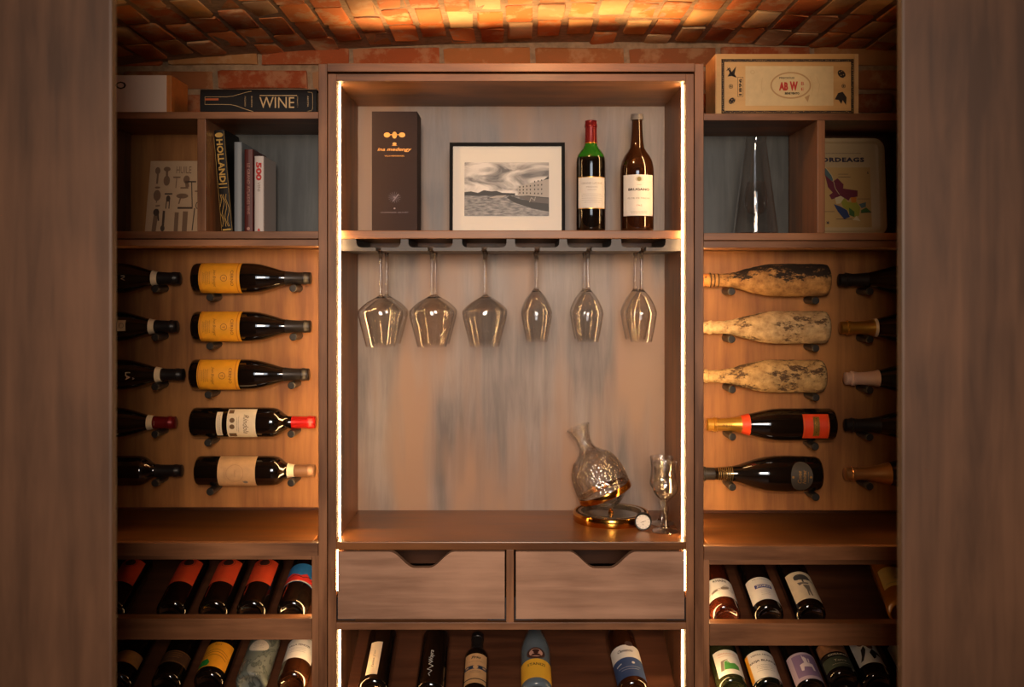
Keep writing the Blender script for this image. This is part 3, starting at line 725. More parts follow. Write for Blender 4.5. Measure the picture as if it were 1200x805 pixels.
# left, upper rack
py1 = 719.5
incline('rack_board', -1.34, X(365.2)-.001, Z(py1, BD), BD, rb, RACKW, lc)
gl = 'red label bottles on the upper left rack'
for px, lab in ((128, 'red label bottle at the far left of the upper left rack, half hidden'), (200, 'red label bottle beside the empty gap in upper left rack'), (249, 'red label bottle between two others alike in upper left rack'), (294, 'red label bottle next to the blue and red label bottle')):
    b = racked('bordeaux', DARKG, lab, px, py1, BLKCAP, group=gl)
    l = wraplabel(b, .0375, .078, .170, .072, REDL)
    prints(l, [lines(0, .090, .05, 2, .005), rect(0, .0815, .066, .0008)], mat('dull gold print', (190, 110, 50), .6), .0375, .0006)
    prints(l, [ell(0, .155, .013, .013), ring(0, .155, .017, .017, .001)], mat('dark crest', (60, 30, 22), .6), .0375, .0006)
b = racked('bordeaux', DARKG, 'bottle with blue and red painted label at right end of upper left rack', 341.5, py1, BLKCAP)
l = wraplabel(b, .0375, .078, .150, .100, mat('sky blue label', (38, 112, 170), .55, noise=.1))
prints(l, [poly([(-.045, .083), (.0, .081), (.045, .085), (.045, .106), (.03, .100), (.02, .112), (.005, .102), (-.02, .113), (-.045, .102)])], mat('red paint', (214, 48, 38), .6), .0375, .0006)
prints(l, [line([(-.03, .096), (-.01, .104), (.012, .094), (.03, .104)], .002)], INK, .0375, .0009)
prints(l, [rect(0, .0805, .098, .0028)], CREAM, .0375, .0007)
# left, lower rack
py2 = 803
incline('rack_board', -1.34, X(365.2)-.001, Z(py2, BD), BD, rb, RACKW, lc)
DKL = mat('dark brown label', (84, 56, 38), .5, noise=.2)
for px, lab in ((136, 'black bottle with narrow tan band label against the left wall panel, lower rack'), (194, 'black bottle with dark brown label beside the yellow and green label bottle')):
    b = racked('bordeaux', DARKG, lab, px, py2+2, BLKCAP)
    l = wraplabel(b, .0375, .045, .086, .098, DKL if px > 150 else mat('tan band label', (160, 112, 70), .5, noise=.15))
    prints(l, [lines(0, .076, .05, 3, .007, .0012), rect(0, .0475, .098, .0012), rect(0, .0835, .098, .0012)], mat('bronze print', (176, 130, 70)), .0375, .0006)
b = racked('bordeaux', DARKG, 'bottle with orange yellow label and green dab, lower left rack', 244, py2, BLKCAP)
l = wraplabel(b, .0375, 0.0240, 0.1100, .088, mat('amber yellow label', (236, 158, 30), .6, noise=.06))
prints(l, [poly([(-.044, .068), (-.008, .069), (-.004, .080), (-.012, .092), (-.03, .094), (-.044, .086)])], mat('leaf green paint', (30, 138, 52), .6), .0375, .0006, v0=-0.042)
cv = lambda o: [( -.034+.068*k/10, .094+o+.013*math.sin(PI*k/10)) for k in range(11)]
prints(l, [line(cv(0), .0016), line(cv(.010), .0013), line(cv(.018), .0012), text('Sol', 0, .143, .016, .005)], mat('brown label ink'  , (142, 78, 24)), .0375, .0006, v0=-0.042)
b = racked('burgundy', MARB, 'grey marbled bottle with round cream patch, lower left rack', 293.5, py2, BLKCAP)
l = prints(b, [ell(0, .155, .026, .020, 28)], mat('pale cream patch', (206, 196, 180), .6), .0376, .0008, v0=-0.058, name='label')
prints(l, [lines(0, .163, .030, 4, .005)], GREYINK, .0376, .0013, v0=-0.058)
b = racked('bordeaux', BROWNG, 'dark bottle with white printed label at right end of lower left rack', 342, py2, BLKCAP)
l = wraplabel(b, .0375, 0.0540, 0.1260, .096, WHITEP)
prints(l, [text('VILLA FENUZI', 0, .150, .056, .006, bold=.02), lines(0, .138, .05, 3, .006)], INK, .0375, .0006, v0=-0.050)

# right, upper rack
qy1 = 724
incline('rack_board', X(831.6)+.001, 1.34, Z(qy1, BD), BD, rb, RACKW, rc)
b = racked('bordeaux', AMBG, 'rust coloured bottle with white hill sketch label, upper right rack', 851, qy1, BLKCAP)
l = wraplabel(b, .0375, 0.0340, 0.1040, .092, WHITEP)
prints(l, [text('KHARE', 0, .120, .034, .008, bold=.02)], INK, .0375, .0006, v0=-0.026)
prints(l, [line([(-.04, .078), (-.02, .088), (-.005, .090), (.01, .102), (.022, .098), (.04, .084)], .0014), line([(-.03, .076), (-.01, .084), (.01, .092), (.03, .082)], .001), ell(.008, .092, .012, .005, rot=.4), ell(-.02, .083, .010, .003, rot=.4)], GREYINK, .0375, .0006, v0=-0.026)
b = racked('bordeaux', DARKG, 'dark bottle with white label and small blue lettered box', 901.5, qy1, BLKCAP)
l = wraplabel(b, .0375, 0.0240, 0.1090, .088, WHITEP)
BLUE = mat('ultramarine print', (36, 48, 130), .6)
q = prints(l, [rect(0, .100, .044, .013)], BLUE, .0375, .0006, v0=-0.026); prints(l, [text('ZORO', 0, .100, .036, .008, bold=.03)], WHITEP, .0375, .0011, v0=-0.026)
prints(l, [lines(0, .127, .055, 1, .004, .0015), lines(0, .080, .03, 3, .006)], GREYINK, .0375, .0006, v0=-0.026)
b = racked('bordeaux', DARKG, 'dark bottle with cream label of a tree headed figure', 951, qy1-1, BLKCAP)
l = wraplabel(b, .0375, 0.0230, 0.1280, .078, CREAM)
fig = [ell(0, .128, .020, .011), ell(-.012, .123, .008, .006), ell(.012, .124, .010, .007), line([(.010, .124), (.030, .113)], .003), line([(0, .118), (0, .108)], .004)]
prints(l, fig, mat('charcoal drawing', (70, 68, 66), .7), .0375, .0006, v0=-0.022)
prints(l, [poly([(-.016, .107), (.014, .107), (.010, .101), (-.004, .101), (-.012, .096)]), poly([(-.004, .097), (.012, .097), (.010, .074), (.011, .056), (.008, .056), (.005, .074), (.003, .056), (0, .056), (.001, .078)])], GREYINK, .0375, .0006, v0=-0.022)
b = racked('bordeaux', ORWINE, 'amber wine bottle with plain yellow label leaning beside right wall panel', 1059, qy1-6, BLKCAP, yaw=-.12)
l = wraplabel(b, .0375, .058, .132, .078, mat('pale yellow label', (226, 190, 110), .6))  # the label paper is yellow in itself
prints(l, [text('Bianco', .006, .088, .02, .005, shear=.4), rect(0, .07, .06, .001)], GREYINK, .0375, .0006)
# right, lower rack
qy2 = 812
incline('rack_board', X(831.6)+.001, 1.34, Z(qy2, BD), BD, rb, RACKW, rc)
b = racked('bordeaux', mat('pale green wine glass', (40, 44, 26), .06, coat=.6), 'bottle with white label showing a green hill patch, lower right rack', 859, qy2-2, BLKCAP)
l = wraplabel(b, .0375, 0.0180, 0.1020, .074, WHITEP)
prints(l, [poly([(-.016, .082), (.022, .082), (.023, .096), (.014, .104), (.002, .102), (-.004, .112), (-.012, .108)])], mat('meadow green print', (66, 140, 62), .7), .0375, .0006, v0=-0.048)
prints(l, [poly([(-.026, .080), (-.017, .080), (-.013, .108), (.0, .117), (-.02, .112)])], GREYINK, .0375, .0008, v0=-0.048)
prints(l, [text('SERRAVINA', 0, .136, .048, .005), rect(0, .128, .05, .0008)], mat('terracotta print', (190, 112, 70), .7), .0375, .0006, v0=-0.048)
b = racked('bordeaux', DARKGR, 'bottle with lettered white label between green hill and lilac labels', 901, qy2-1, BLKCAP)
l = wraplabel(b, .0375, 0.0100, 0.1020, .100, WHITEP); prints(l, [text('TIERRA NEGRA', 0, .136, .058, .005, bold=.01), text('RIOJA BLANCA', 0, .115, .076, .009, bold=.03), lines(0, .100, .05, 4, .006)], INK, .0375, .0006, v0=-0.048)
prints(l, [rect(-.044, .104, .012, .090)], YEL, .0375, .0009, v0=-0.048)
b = racked('bordeaux', DARKG, 'bottle with lilac label showing a white llama, lower right rack', 950, qy2-2, BLKCAP)
l = wraplabel(b, .0375, 0.0020, 0.0920, .096, mat('pale lilac paper', (186, 168, 186), .6))
prints(l, [rect(0, .096, .062, .072)], mat('lilac print', (134, 112, 152), .6), .0375, .0007, v0=-0.048)
prints(l, [poly([(-.016, .078), (-.016, .098), (-.004, .104), (-.006, .122), (-.001, .124), (.004, .118), (.004, .104), (.016, .100), (.018, .078), (.013, .078), (.011, .090), (-.007, .090), (-.010, .078)]), line([(-.004, .122), (-.005, .129)], .002), line([(.008, .104), (.009, .118)], .003)], mat('llama white', (226, 214, 220), .6), .0375, .0011, v0=-0.048)
b = racked('burgundy', DARKG, 'dark bottle with brown and green band labels beside the lilac label', 989, qy2-10, BLKCAP)
l = wraplabel(b, .0382, 0.0720, 0.1100, .100, mat('rusty brown label', (140, 96, 66), .6, noise=.35)); l2 = wraplabel(b, .0382, 0.0200, 0.0560, .100, mat('bottle green label', (58, 66, 54), .5, noise=.2)); l3 = wraplabel(b, .0382, 0.0580, 0.0680, .100, mat('black lettered band', (26, 22, 20), .5))
prints(l3, [text('COLLINA', 0, .103, .050, .0055, bold=.02)], CREAM, .0382, .0007, v0=-0.040); prints(l2, [text('Terra', 0, .082, .03, .007), lines(0, .070, .05, 1, .004)], CREAM, .0382, .0007, v0=-0.040)
b = racked('bordeaux', DARKG, 'bottle with white label of black ink birds, lower right rack', 1029, qy2-8, BLKCAP)
l = wraplabel(b, .0375, 0.0400, 0.1260, .080, WHITEP)
prints(l, [poly([(-.030, .084), (-.022, .100), (-.018, .120), (-.008, .132), (-.006, .120), (-.012, .104), (-.022, .086)]), poly([(.004, .086), (.0, .108), (.010, .122), (.022, .112), (.032, .098), (.016, .104), (.012, .092)]), poly([(-.012, .140), (-.004, .150), (.004, .146), (-.004, .130)])], mat('black ink', (22, 20, 20), .7), .0375, .0006, v0=-0.034)
prints(l, [ell(-.014, .142, .008, .010), ell(.006, .134, .009, .013, rot=.3)], mat('brown wash', (110, 70, 56), .7), .0375, .0008, v0=-0.034)
b = racked('bordeaux', DARKG, 'half hidden bottle with plain white label against right wall panel, lower rack', 1076, qy2-8, BLKCAP)
l = wraplabel(b, .0375, 0.0340, 0.1160, .090, WHITEP)
prints(l, [lines(0, .12, .04, 3, .006)], GREYINK, .0375, .0006, v0=-0.034)

# centre, lower compartment
cy = 811
incline('rack_board', xl+.006, xr-.006, Z(cy, BD), BD, rb, RACKW, cen, .29)
box('rack_lip', xl, xr, D0+.002, D0+.03, Z(860), Z(828), WX, cen)
b = racked('bordeaux', DARKG, 'dark bottle with narrow cream strip label, first from left under the drawers', 437, cy, BLKCAP, yaw=0)
l = wraplabel(b, .0375, .020, .135, .030, CREAM, ang=-.15)
prints(l, [text('Tanino  J uni', 0, 0, .06, .007, rot=PI/2, shear=.4)], INK, .0375, .0006, v0=.075, ang=-.15)
b = racked('bordeaux', DARKG, 'black bottle with white handwritten script, second under the drawers', 504, cy+4, BLKCAP)
prints(b, [text('Wayra', 0, 0, .040, .014, rot=PI/2, shear=.4), line([(.004, -.02), (-.006, -.028), (.006, -.036), (-.008, -.046), (.004, -.052), (-.004, -.062), (.0, -.07)], .0014)], WHITEP, .0375, .0006, v0=.095, ang=-.05)
b = racked('half', DARKG, 'small half bottle with tan label and dark blue band', 556, cy+13, BLKCAP, d=2.352)
b.scale = (1.12, 1.12, 1.12)
l = wraplabel(b, .029, .030, .122, .056, TANL)
prints(l, [rect(0, .078, .056, .011)], mat('dark blue band', (36, 54, 78), .6), .029, .0007)
prints(l, [ell(0, .078, .006), rect(-.02, .078, .008, .004), rect(.02, .078, .008, .004)], TANL, .029, .0011)
prints(l, [text('Prio', 0, .109, .022, .008, bold=.03, shear=.3), rect(0, .042, .056, .003), lines(0, .066, .03, 2, .004), lines(0, .096, .035, 1, .004)], INK, .029, .0007)
GB = mat('frosted blue grey bottle', (92, 106, 118), .22, coat=.4)
b = racked('burgundy', GB, 'blue grey bottle with yellow label and round dark portrait seal', 629, cy+4, CREAM)
l = wraplabel(b, .0382, .020, .085, .104, mat('bright yellow label', (232, 178, 52), .6))
prints(l, [text('STANIZI', 0, .066, .046, .009, bold=.01)], INK, .0382, .0006)
l = prints(b, [ell(0, .105, .024, .020, 28)], mat('dark brown seal', (70, 42, 34), .6), .0378, .0012, name='seal')
prints(l, [ell(0, .105, .017, .014)], mat('seal pink', (196, 150, 132), .6), .0378, .0018); prints(l, [ell(0, .112, .009, .005), ell(0, .106, .006, .006), poly([(-.014, .094), (.014, .094), (.008, .101), (-.008, .101)])], mat('dark crest', (60, 30, 22)), .0378, .0023)
b = racked('bordeaux', BROWNG, 'bottle with white and navy blue label tilted beside right light strip', 743, cy+2, BLKCAP, yaw=.03, roll=-.10)
l = wraplabel(b, .0375, .020, .085, .100, mat('navy blue label', (52, 74, 118), .6))
l2 = wraplabel(b, .0375, .0855, .130, .100, WHITEP)
prints(l2, [text('Clemencio', -.002, .110, .040, .010, shear=.4, bold=.02)], INK, .0375, .0006)
prints(l, [line([(-.034, .064), (-.018, .068)], .003), ell(.012, .066, .004), lines(0, .052, .08, 1, .004), lines(0, .044, .06, 1, .004)], WHITEP, .0375, .0006)
l3 = prints(b, [ell(.012, .134, .011, .009)], mat('brown wax seal', (70, 50, 44), .5), .0375, .0010, name='seal')
# bottle glimpsed in the right drawer
bt = bottle('bordeaux', DARKG, 'dark bottle lying inside the right drawer, glimpsed through the handle cutout', (X(640, 2.42), 2.46, Z(725)+.009+.0385), LIE_R, cap=BLKCAP)
b2 = bottle('bordeaux', DARKG, 'dark bottle lying inside the left drawer, glimpsed through the handle cutout', (X(425, 2.42), 2.46, Z(725)+.009+.0385), LIE_R, cap=BLKCAP)

# ================================================================== STEMWARE
def two(me, z, m=None):
    """solid glass below z (foot and stem), thin walled glass above"""
    me.materials.append(m or THIN); me.materials.append(CLEAR)
    for p in me.polygons: p.material_index = 1 if .006 < p.center.z < z else 0
def goblet_mesh(kind):
    """upright profile: foot at 0, solid stem, thin bowl; H normalised metres"""
    if kind == 'large': H, fr, out = .248, .0385, [(.0042,.115),(.0060,.122),(.018,.129),(.036,.140),(.0530,.156),(.0560,.163),(.0545,.178),(.0450,.215),(.0365,.248)]
    else: H, fr, out = .236, .0375, [(.0042,.098),(.0060,.106),(.0145,.116),(.0250,.130),(.0345,.150),(.0385,.164),(.0375,.176),(.0325,.205),(.0262,.236)]
    foot = [(0,0),(fr*.98,0),(fr,.0008),(fr*.97,.0016),(.020,.0032),(.009,.0060),(.0055,.0110),(.0042,.020),(.0038,.050),(.0038,.085)]
    o = spline(out, 4); inner = [(max(0, r-.0011), z) for r, z in o if z > out[1][1]+.004]
    inner = [(0, inner[0][1]-.001), ]+inner
    prof = foot+o+[(o[-1][0]-.0005, H+.0005)]+list(reversed(inner))
    return lathe(prof, 44, 50), H
for kind, idx in (('large', (0, 1, 2)), ('small', (3, 4, 5))):
    me, H = goblet_mesh(kind); two(me, .128 if kind == 'large' else .112); me.name = 'wine_glass'
    for i in idx:
        for row in (0, 1):
            # the foot rests on the slot floor of the rack
            yy = 2.400 if row == 0 else 2.517
            nm = ['first', 'second', 'third', 'fourth', 'fifth', 'sixth'][i]
            o = bpy.data.objects.new('wine_glass', me); COL.objects.link(o)
            o.location = (gxw[i], yy, zf+.0005+.0022); o.rotation_euler = (PI, 0, 0)
            o['label'] = ('%s glass hanging upside down at the rack front, %s from the left' if row == 0 else '%s glass hanging upside down behind the front one, %s slot from left') % ('wide angular bowl wine' if kind == 'large' else 'slim tulip bowl wine', nm)
            o['category'] = 'wine glass'; o['group'] = 'stemware hanging from the rack'

# ================================================================== ON THE CENTRE SHELF
z0 = zs1
# gift box
d = 2.43
gb = thing('gift_box', 'tall dark brown gift box with gold crest lettering standing on centre shelf', 'box', ((X(435.7, d)+X(489, d))/2, d, z0))
wd, hh = X(489, d)-X(435.7, d), Z(130.5, d)-z0
meshobj('carton', frombm('carton', box_bm(wd, .10, hh, .001)), mat('dark brown card', (48, 30, 26), .6, spec=.25), gb, (0, .05, hh/2))
prints(gb, [ell(-.019, hh-.0595, .008, .0062), ell(.019, hh-.0595, .008, .0062), ell(0, hh-.060, .006, .0085), line([(-.013, hh-.059), (.013, hh-.059)], .0016), ell(0, hh-.082, .005, .0035), line([(-.006, hh-.086), (.006, hh-.086)], .0014), text('ina medengy', 0, hh-.097, .086, .011, bold=.015, shear=.3), text('VILLA MENDENGEL', 0, hh-.1125, .050, .0032)], mat('bright gold print', (226, 158, 76), .4, .4), None, .0004, name='gold_print')
star = [line([(0, 0), (.016*math.cos(a), .014*math.sin(a))], .0005) for a in [k*PI/8 for k in range(16)]]
prints(gb, [([(u, v+.088) for u, v in P0], F0) for P0, F0 in star]+[line([(-.004, .078), (.010, .096)], .002), ell(0, .060, .0025, .002), text('CHAMPAGNE  DE SORT', 0, .050, .070, .003)], mat('faint grey foil print', (112, 98, 104), .4, .4), None, .0004, name='grey_print')
# framed photograph
d = 2.45
pf = thing('picture_frame', 'black framed black and white river photograph leaning on the centre shelf', 'picture', ((X(526.5, d)+X(662.3, d))/2, d, z0), (math.radians(-3), 0, 0))
W_, H_ = X(662.3, d)-X(526.5, d), Z(166, d)-z0
fw = .0085
bm = bmesh.new()
for x0, x1, zz0, zz1 in ((-W_/2, -W_/2+fw, 0, H_), (W_/2-fw, W_/2, 0, H_), (-W_/2+fw, W_/2-fw, 0, fw*.4), (-W_/2+fw, W_/2-fw, H_-fw, H_)):
    g = bmesh.ops.create_cube(bm, size=1)['verts']
    for v in g: v.co = Vector(((x0+x1)/2+v.co.x*(x1-x0), .009+v.co.y*.018, (zz0+zz1)/2+v.co.z*(zz1-zz0)))
meshobj('frame', frombm('frame', bm), mat('satin black frame', (9, 9, 11), .6, spec=.12), pf)
meshobj('mount', frombm('mount', box_bm(W_-2*fw, .004, H_-fw, 0)), mat('off white mount', (228, 224, 216), .6), pf, (0, .010, H_/2-.003))
def photomat():
    m, nt, p = base('black and white river print'); N = nt.nodes.new; L = nt.links.new
    t = N('ShaderNodeTexCoord'); s = N('ShaderNodeSeparateXYZ'); L(t.outputs['Object'], s.inputs[0])
    mp = N('ShaderNodeMapping'); mp.inputs['Scale'].default_value = (9, 1, 22); L(t.outputs['Object'], mp.inputs['Vector'])
    n = N('ShaderNodeTexNoise'); n.inputs['Scale'].default_value = 1.4; n.inputs['Detail'].default_value = 6; n.inputs['Distortion'].default_value = 1.0; L(mp.outputs[0], n.inputs['Vector'])
    r = N('ShaderNodeValToRGB'); r.color_ramp.elements[0].position = .36; r.color_ramp.elements[0].color = (.06, .05, .048, 1); r.color_ramp.elements[1].position = .60; r.color_ramp.elements[1].color = (.72, .68, .64, 1)
    L(n.outputs['Fac'], r.inputs['Fac'])
    mp2 = N('ShaderNodeMapping'); mp2.inputs['Scale'].default_value = (30, 1, 130); L(t.outputs['Object'], mp2.inputs['Vector'])
    n2 = N('ShaderNodeTexNoise'); n2.inputs['Scale'].default_value = 2; n2.inputs['Detail'].default_value = 5; L(mp2.outputs[0], n2.inputs['Vector'])
    r2 = N('ShaderNodeValToRGB'); r2.color_ramp.elements[0].position = .38; r2.color_ramp.elements[0].color = (.035, .03, .03, 1); r2.color_ramp.elements[1].position = .65; r2.color_ramp.elements[1].color = (.27, .25, .24, 1)
    L(n2.outputs['Fac'], r2.inputs['Fac'])
    c = N('ShaderNodeMath'); c.operation = 'GREATER_THAN'; c.inputs[1].default_value = -.016; L(s.outputs['Z'], c.inputs[0])
    mx = N('ShaderNodeMix'); mx.data_type = 'RGBA'; L(c.outputs[0], mx.inputs['Factor']); L(r2.outputs['Color'], mx.inputs['A']); L(r.outputs['Color'], mx.inputs['B'])
    L(mx.outputs['Result'], p.inputs['Base Color']); p.inputs['Roughness'].default_value = .4; return m
pw, ph = X(643.5, d)-X(544, d), Z(189, d)-Z(252.5, d)
pc = ((X(643.5, d)+X(544, d))/2-pf.location.x, .0065, (Z(189, d)+Z(252.5, d))/2-z0)
pic = meshobj('photograph', frombm('photograph', box_bm(pw, .0012, ph, 0)), photomat(), pf, pc)
a, h_ = pw/2, ph/2
PD = mat('photo black', (28, 24, 24), .5); PG = mat('photo grey', (84, 78, 76), .5); PL = mat('photo light grey', (166, 160, 154), .5)
prints(pic, [poly([(.205*pw, -.02), (.205*pw, .002), (.30*pw, .008), (.36*pw, .013), (.36*pw, .018), (.42*pw, .021), (a, .034), (a, -.024)])], PD, None, .0009, name='print')
prints(pic, [poly([(.13*pw, -.018), (.13*pw, .006), (.25*pw, .014), (a, .026), (a, -.022), (.25*pw, -.017)])], PL, None, .0012, name='print')
prints(pic, [rect(.155*pw+.009*i+.002*(i > 3), -.010+.0075*j+.0011*i*(j-.5)*.6, .0028, .0042, 1) for i in range(7) for j in range(3+(i > 3))], PD, None, .0016, name='print')
prints(pic, [poly([(-a, -.017), (-a, -.008), (-.42*pw, -.006), (-.34*pw, -.010), (-.27*pw, -.003), (-.18*pw, -.006), (-.12*pw, -.005), (-.05*pw, -.010), (.10*pw, -.011), (.10*pw, -.017)]), poly([(0, -.022), (.04*pw, -.017), (.16*pw, -.026), (a, -.038), (a, -.058), (.3*pw, -.050), (.08*pw, -.034)]), rect(-.2*pw, -.0235, .012, .003)], PD, None, .0014, name='print')
prints(pic, [poly([(.05*pw, -.019), (.14*pw, -.021), (.30*pw, -.034), (a, -.038), (a, -.024), (.2*pw, -.018)])], PG, None, .0018, name='print')
prints(pic, [line([(.27*pw, -.034), (.29*pw, -.022), (.33*pw, -.030), (.34*pw, -.020)], .0016)], PL, None, .0022, name='print')
prints(pic, [poly([(-.22*pw, -.024), (-.05*pw, -.022), (.0, -.016), (-.12*pw, -.017)])], PL, None, .0017, name='print')
# claret bottle
d = 2.45
b = bottle('bordeaux', GREENN, 'green necked claret bottle with dark red capsule and pale label on centre shelf', (X(692.5, d), d, z0+.0002), Matrix.Identity(3), cap=WINECAP, cap_z=.240)
b.scale = (.985, .985, .947)
sleeve(b, 'bordeaux', .2385, .2405, GOLDF, 'capsule_rim', .0009)
l = wraplabel(b, .0375, .062, .146, .082, WHITEP)
prints(l, [rect(0, .0625, .082, .0018), rect(0, .1455, .082, .0018)], GOLDF, .0375, .0006)
prints(l, [text('GRAND LATAVE', 0, .129, .056, .0055), text('MEDOC', 0, .119, .030, .004), lines(0, .111, .03, 1, .004, .0012), lines(0, .100, .06, 5, .0055)], mat('pale grey ink', (160, 154, 148), .7), .0375, .0006)
# fortified wine bottle
b = bottle('port', BROWNG, 'tall brown bottle with grey stopper and white crest label on centre shelf', (X(746.5, d), d, z0+.0002), Matrix.Identity(3))
sleeve(b, 'port', .286, .300, mat('grey stopper', (120, 114, 112), .5), 'stopper', .0016, closed=True)
l = wraplabel(b, .0425, .040, .143, .088, WHITEP)
prints(l, [text('BRUGANO', 0, .106, .056, .0065, bold=.04)], INK, .0425, .0006)
prints(l, [ell(0, .132, .006, .005), ring(0, .132, .009, .006, .0008)], mat('olive crest', (130, 120, 70), .6), .0425, .0006)
prints(l, [text('FLOR DE MALVA', 0, .084, .058, .004), lines(0, .050, .05, 2, .004), lines(0, .117, .012, 1, .004)], GREYINK, .0425, .0006)
prints(l, [text('1962', 0, .066, .014, .004)], mat('faded red print', (180, 90, 70), .7), .0425, .0006)

# ================================================================== ON THE WORKTOP
dc = 2.515; bx = X(716, dc)
st_ = thing('decanter_stand', 'round gold rimmed decanter stand with mirrored glass top on the worktop', 'stand', (bx, dc, WT))
R0 = .098
meshobj('gold_rim', lathe([(R0-.006, 0), (R0, 0), (R0+.001, .002), (R0+.001, .020), (R0-.001, .023), (R0-.006, .023), (R0-.006, .0)], 72, 35), GOLD, st_)
meshobj('glass_plate', lathe([(0, .001), (R0-.0065, .001), (R0-.0065, .017), (0, .017)], 64, 35), mat('smoked mirror', (120, 112, 104), .12, .7), st_)
meshobj('inner_ring', lathe([(R0-.020, .0172), (R0-.012, .0172), (R0-.012, .024), (R0-.020, .024)], 72, 35, close=True), mat('pale steel', (186, 170, 150), .18, .9), st_)
meshobj('pivot_pin', lathe([(0, .0172), (.007, .0172), (.008, .022), (.0055, .023), (.0062, .026), (.003, .028), (0, .028)], 24, 35), GOLD, st_)
tl = math.radians(22.5)
# decanter axis: tip rests on the pivot pin
dcx = thing('crystal_decanter', 'embossed crystal decanter with gold band tilted on the round stand', 'decanter', (bx+.002, dc, WT+.0285), (0, -tl, 0))
out = [(.004,.0003),(.012,.003),(.026,.009),(.044,.022),(.059,.036),(.0665,.043),(.069,.049),(.0695,.062),(.0685,.086),(.0640,.112),(.0530,.136),(.0370,.153),(.0250,.165),(.0200,.178),(.0195,.191),(.0230,.208),(.0315,.230)]
o_ = spline(out, 5)
prof = [(0, 0)]+o_+[(.0317, .2315), (.0295, .2310)]+[(max(.0, r-.0028), z+.002*(z < .04)) for r, z in reversed(o_[6:-1])]+[(0, .008)]
meshobj('glass_body', lathe(prof, 72, 60), EMB, dcx)
meshobj('gold_band', lathe([(.0672, .040), (.0715, .040), (.0722, .042), (.0722, .054), (.0715, .056), (.0702, .056), (.0702, .0415)], 72, 35, close=True), GOLD, dcx)
# fine raised leaf ribs on the shoulder
bm = bmesh.new()
def rad_d(z):
    for (r0, z0_), (r1, z1_) in zip(o_, o_[1:]):
        if z0_ <= z <= z1_: return r0+(r1-r0)*(z-z0_)/max(1e-6, z1_-z0_)
    return .05
for sgn in (1, -1):
    for k in range(24):
        prev = None
        for j in range(15):
            z = .060+j*.0062; a_ = 2*PI*k/24+sgn*j*.058; r = rad_d(z)
            wv = .011/2; q = [bm.verts.new(((r+e_)*math.sin(a_+w_), -(r+e_)*math.cos(a_+w_), z)) for e_, w_ in ((.0001, -wv), (.0021, 0), (.0001, wv))]
            if prev: bm.faces.new((prev[0], prev[1], q[1], q[0])); bm.faces.new((prev[1], prev[2], q[2], q[1])); bm.faces.new((prev[2], prev[0], q[0], q[2]))
            prev = q
bmesh.ops.recalc_face_normals(bm, faces=bm.faces)
meshobj('embossed_pattern', frombm('embossed_pattern', bm, 40), thin('crystal ribs', ior=1.8, rough=.10, boost=2.6), dcx)
# hygrometer dial
hd = 2.405; hr = 9.8/F*hd
hy = thing('dial_thermometer', 'small round black rimmed dial thermometer leaning by decanter stand on worktop', 'thermometer', (X(753.6, hd), hd, WT+hr+.0004), (0, 0, math.radians(-12)))
hm = lathe([(0, .0), (hr-.003, .0), (hr-.003, -.0015), (hr-.0005, -.002), (hr, -.001), (hr, .014), (hr-.002, .015), (0, .015)], 40, 35)
meshobj('case', hm, BLK, hy, (0, 0, 0), (-PI/2, 0, 0))
fc = meshobj('dial_face', lathe([(0, 0), (hr-.0032, 0), (hr-.0032, -.0006), (0, -.0006)], 36, 35), WHITEP, hy, (0, -.0001, 0), (-PI/2, 0, 0))
tick = []
for k in range(12):
    a_ = k*PI/6; tick.append(line([((hr-.0045)*math.cos(a_), (hr-.0045)*math.sin(a_)), ((hr-.007)*math.cos(a_), (hr-.007)*math.sin(a_))], .0008))
prints(hy, tick+[line([(-.006, -.002), (.007, .003)], .0008), ell(0, 0, .0012), text('%', 0, -.0065, .004, .003)], INK, None, .0011, name='dial_marks')
# crystal goblets
CRY = thin('crystal wall glass', bump=.25, bscale=140, ior=1.6, rough=.04, boost=2.2)
def crystal(label, px, d):
    t = thing('crystal_goblet', label, 'goblet', (X(px, d), d, WT+.0002), group='cut crystal goblets on the worktop')
    Hc = .172
    o2 = spline([(.0045,.070),(.0068,.074),(.012,.079),(.022,.088),(.0292,.100),(.0305,.110),(.0285,.126),(.0275,.142),(.0288,.158),(.0302,.172)], 4)
    stem = [(0, 0), (.0325, 0), (.0332, .001), (.0320, .0022), (.018, .005), (.0100, .011), (.0068, .022), (.0052, .034), (.0070, .046), (.0098, .056), (.0088, .062), (.0050, .066)]
    inner = [(max(0, r-.0016), z) for r, z in o2 if z > .080]
    prof = stem+o2+[(.0295, .1726)]+list(reversed(inner))+[(0, inner[0][1]-.001)]
    bm_ = lathe(prof, 48, 30)
    # facets on the stem and lower bowl
    for v in bm_.vertices:
        r = math.hypot(v.co.x, v.co.y); a_ = math.atan2(v.co.y, v.co.x); z = v.co.z
        if r > .003 and (.012 < z < .068): k = 1-.10*abs(math.cos(3*a_)); v.co.x *= k; v.co.y *= k
        if r > .012 and .080 < z < .116: k = 1+.022*math.cos(16*a_+z*380)*(1 if z < .112 else .4); v.co.x *= k; v.co.y *= k
    two(bm_, .004, CRY); meshobj('glass_body', bm_, None, t)
    return t
crystal('cut crystal goblet nearest the front, beside the dial thermometer', 779.7, 2.395)
crystal('cut crystal goblet half hidden behind the front goblet', 775.5, 2.47)

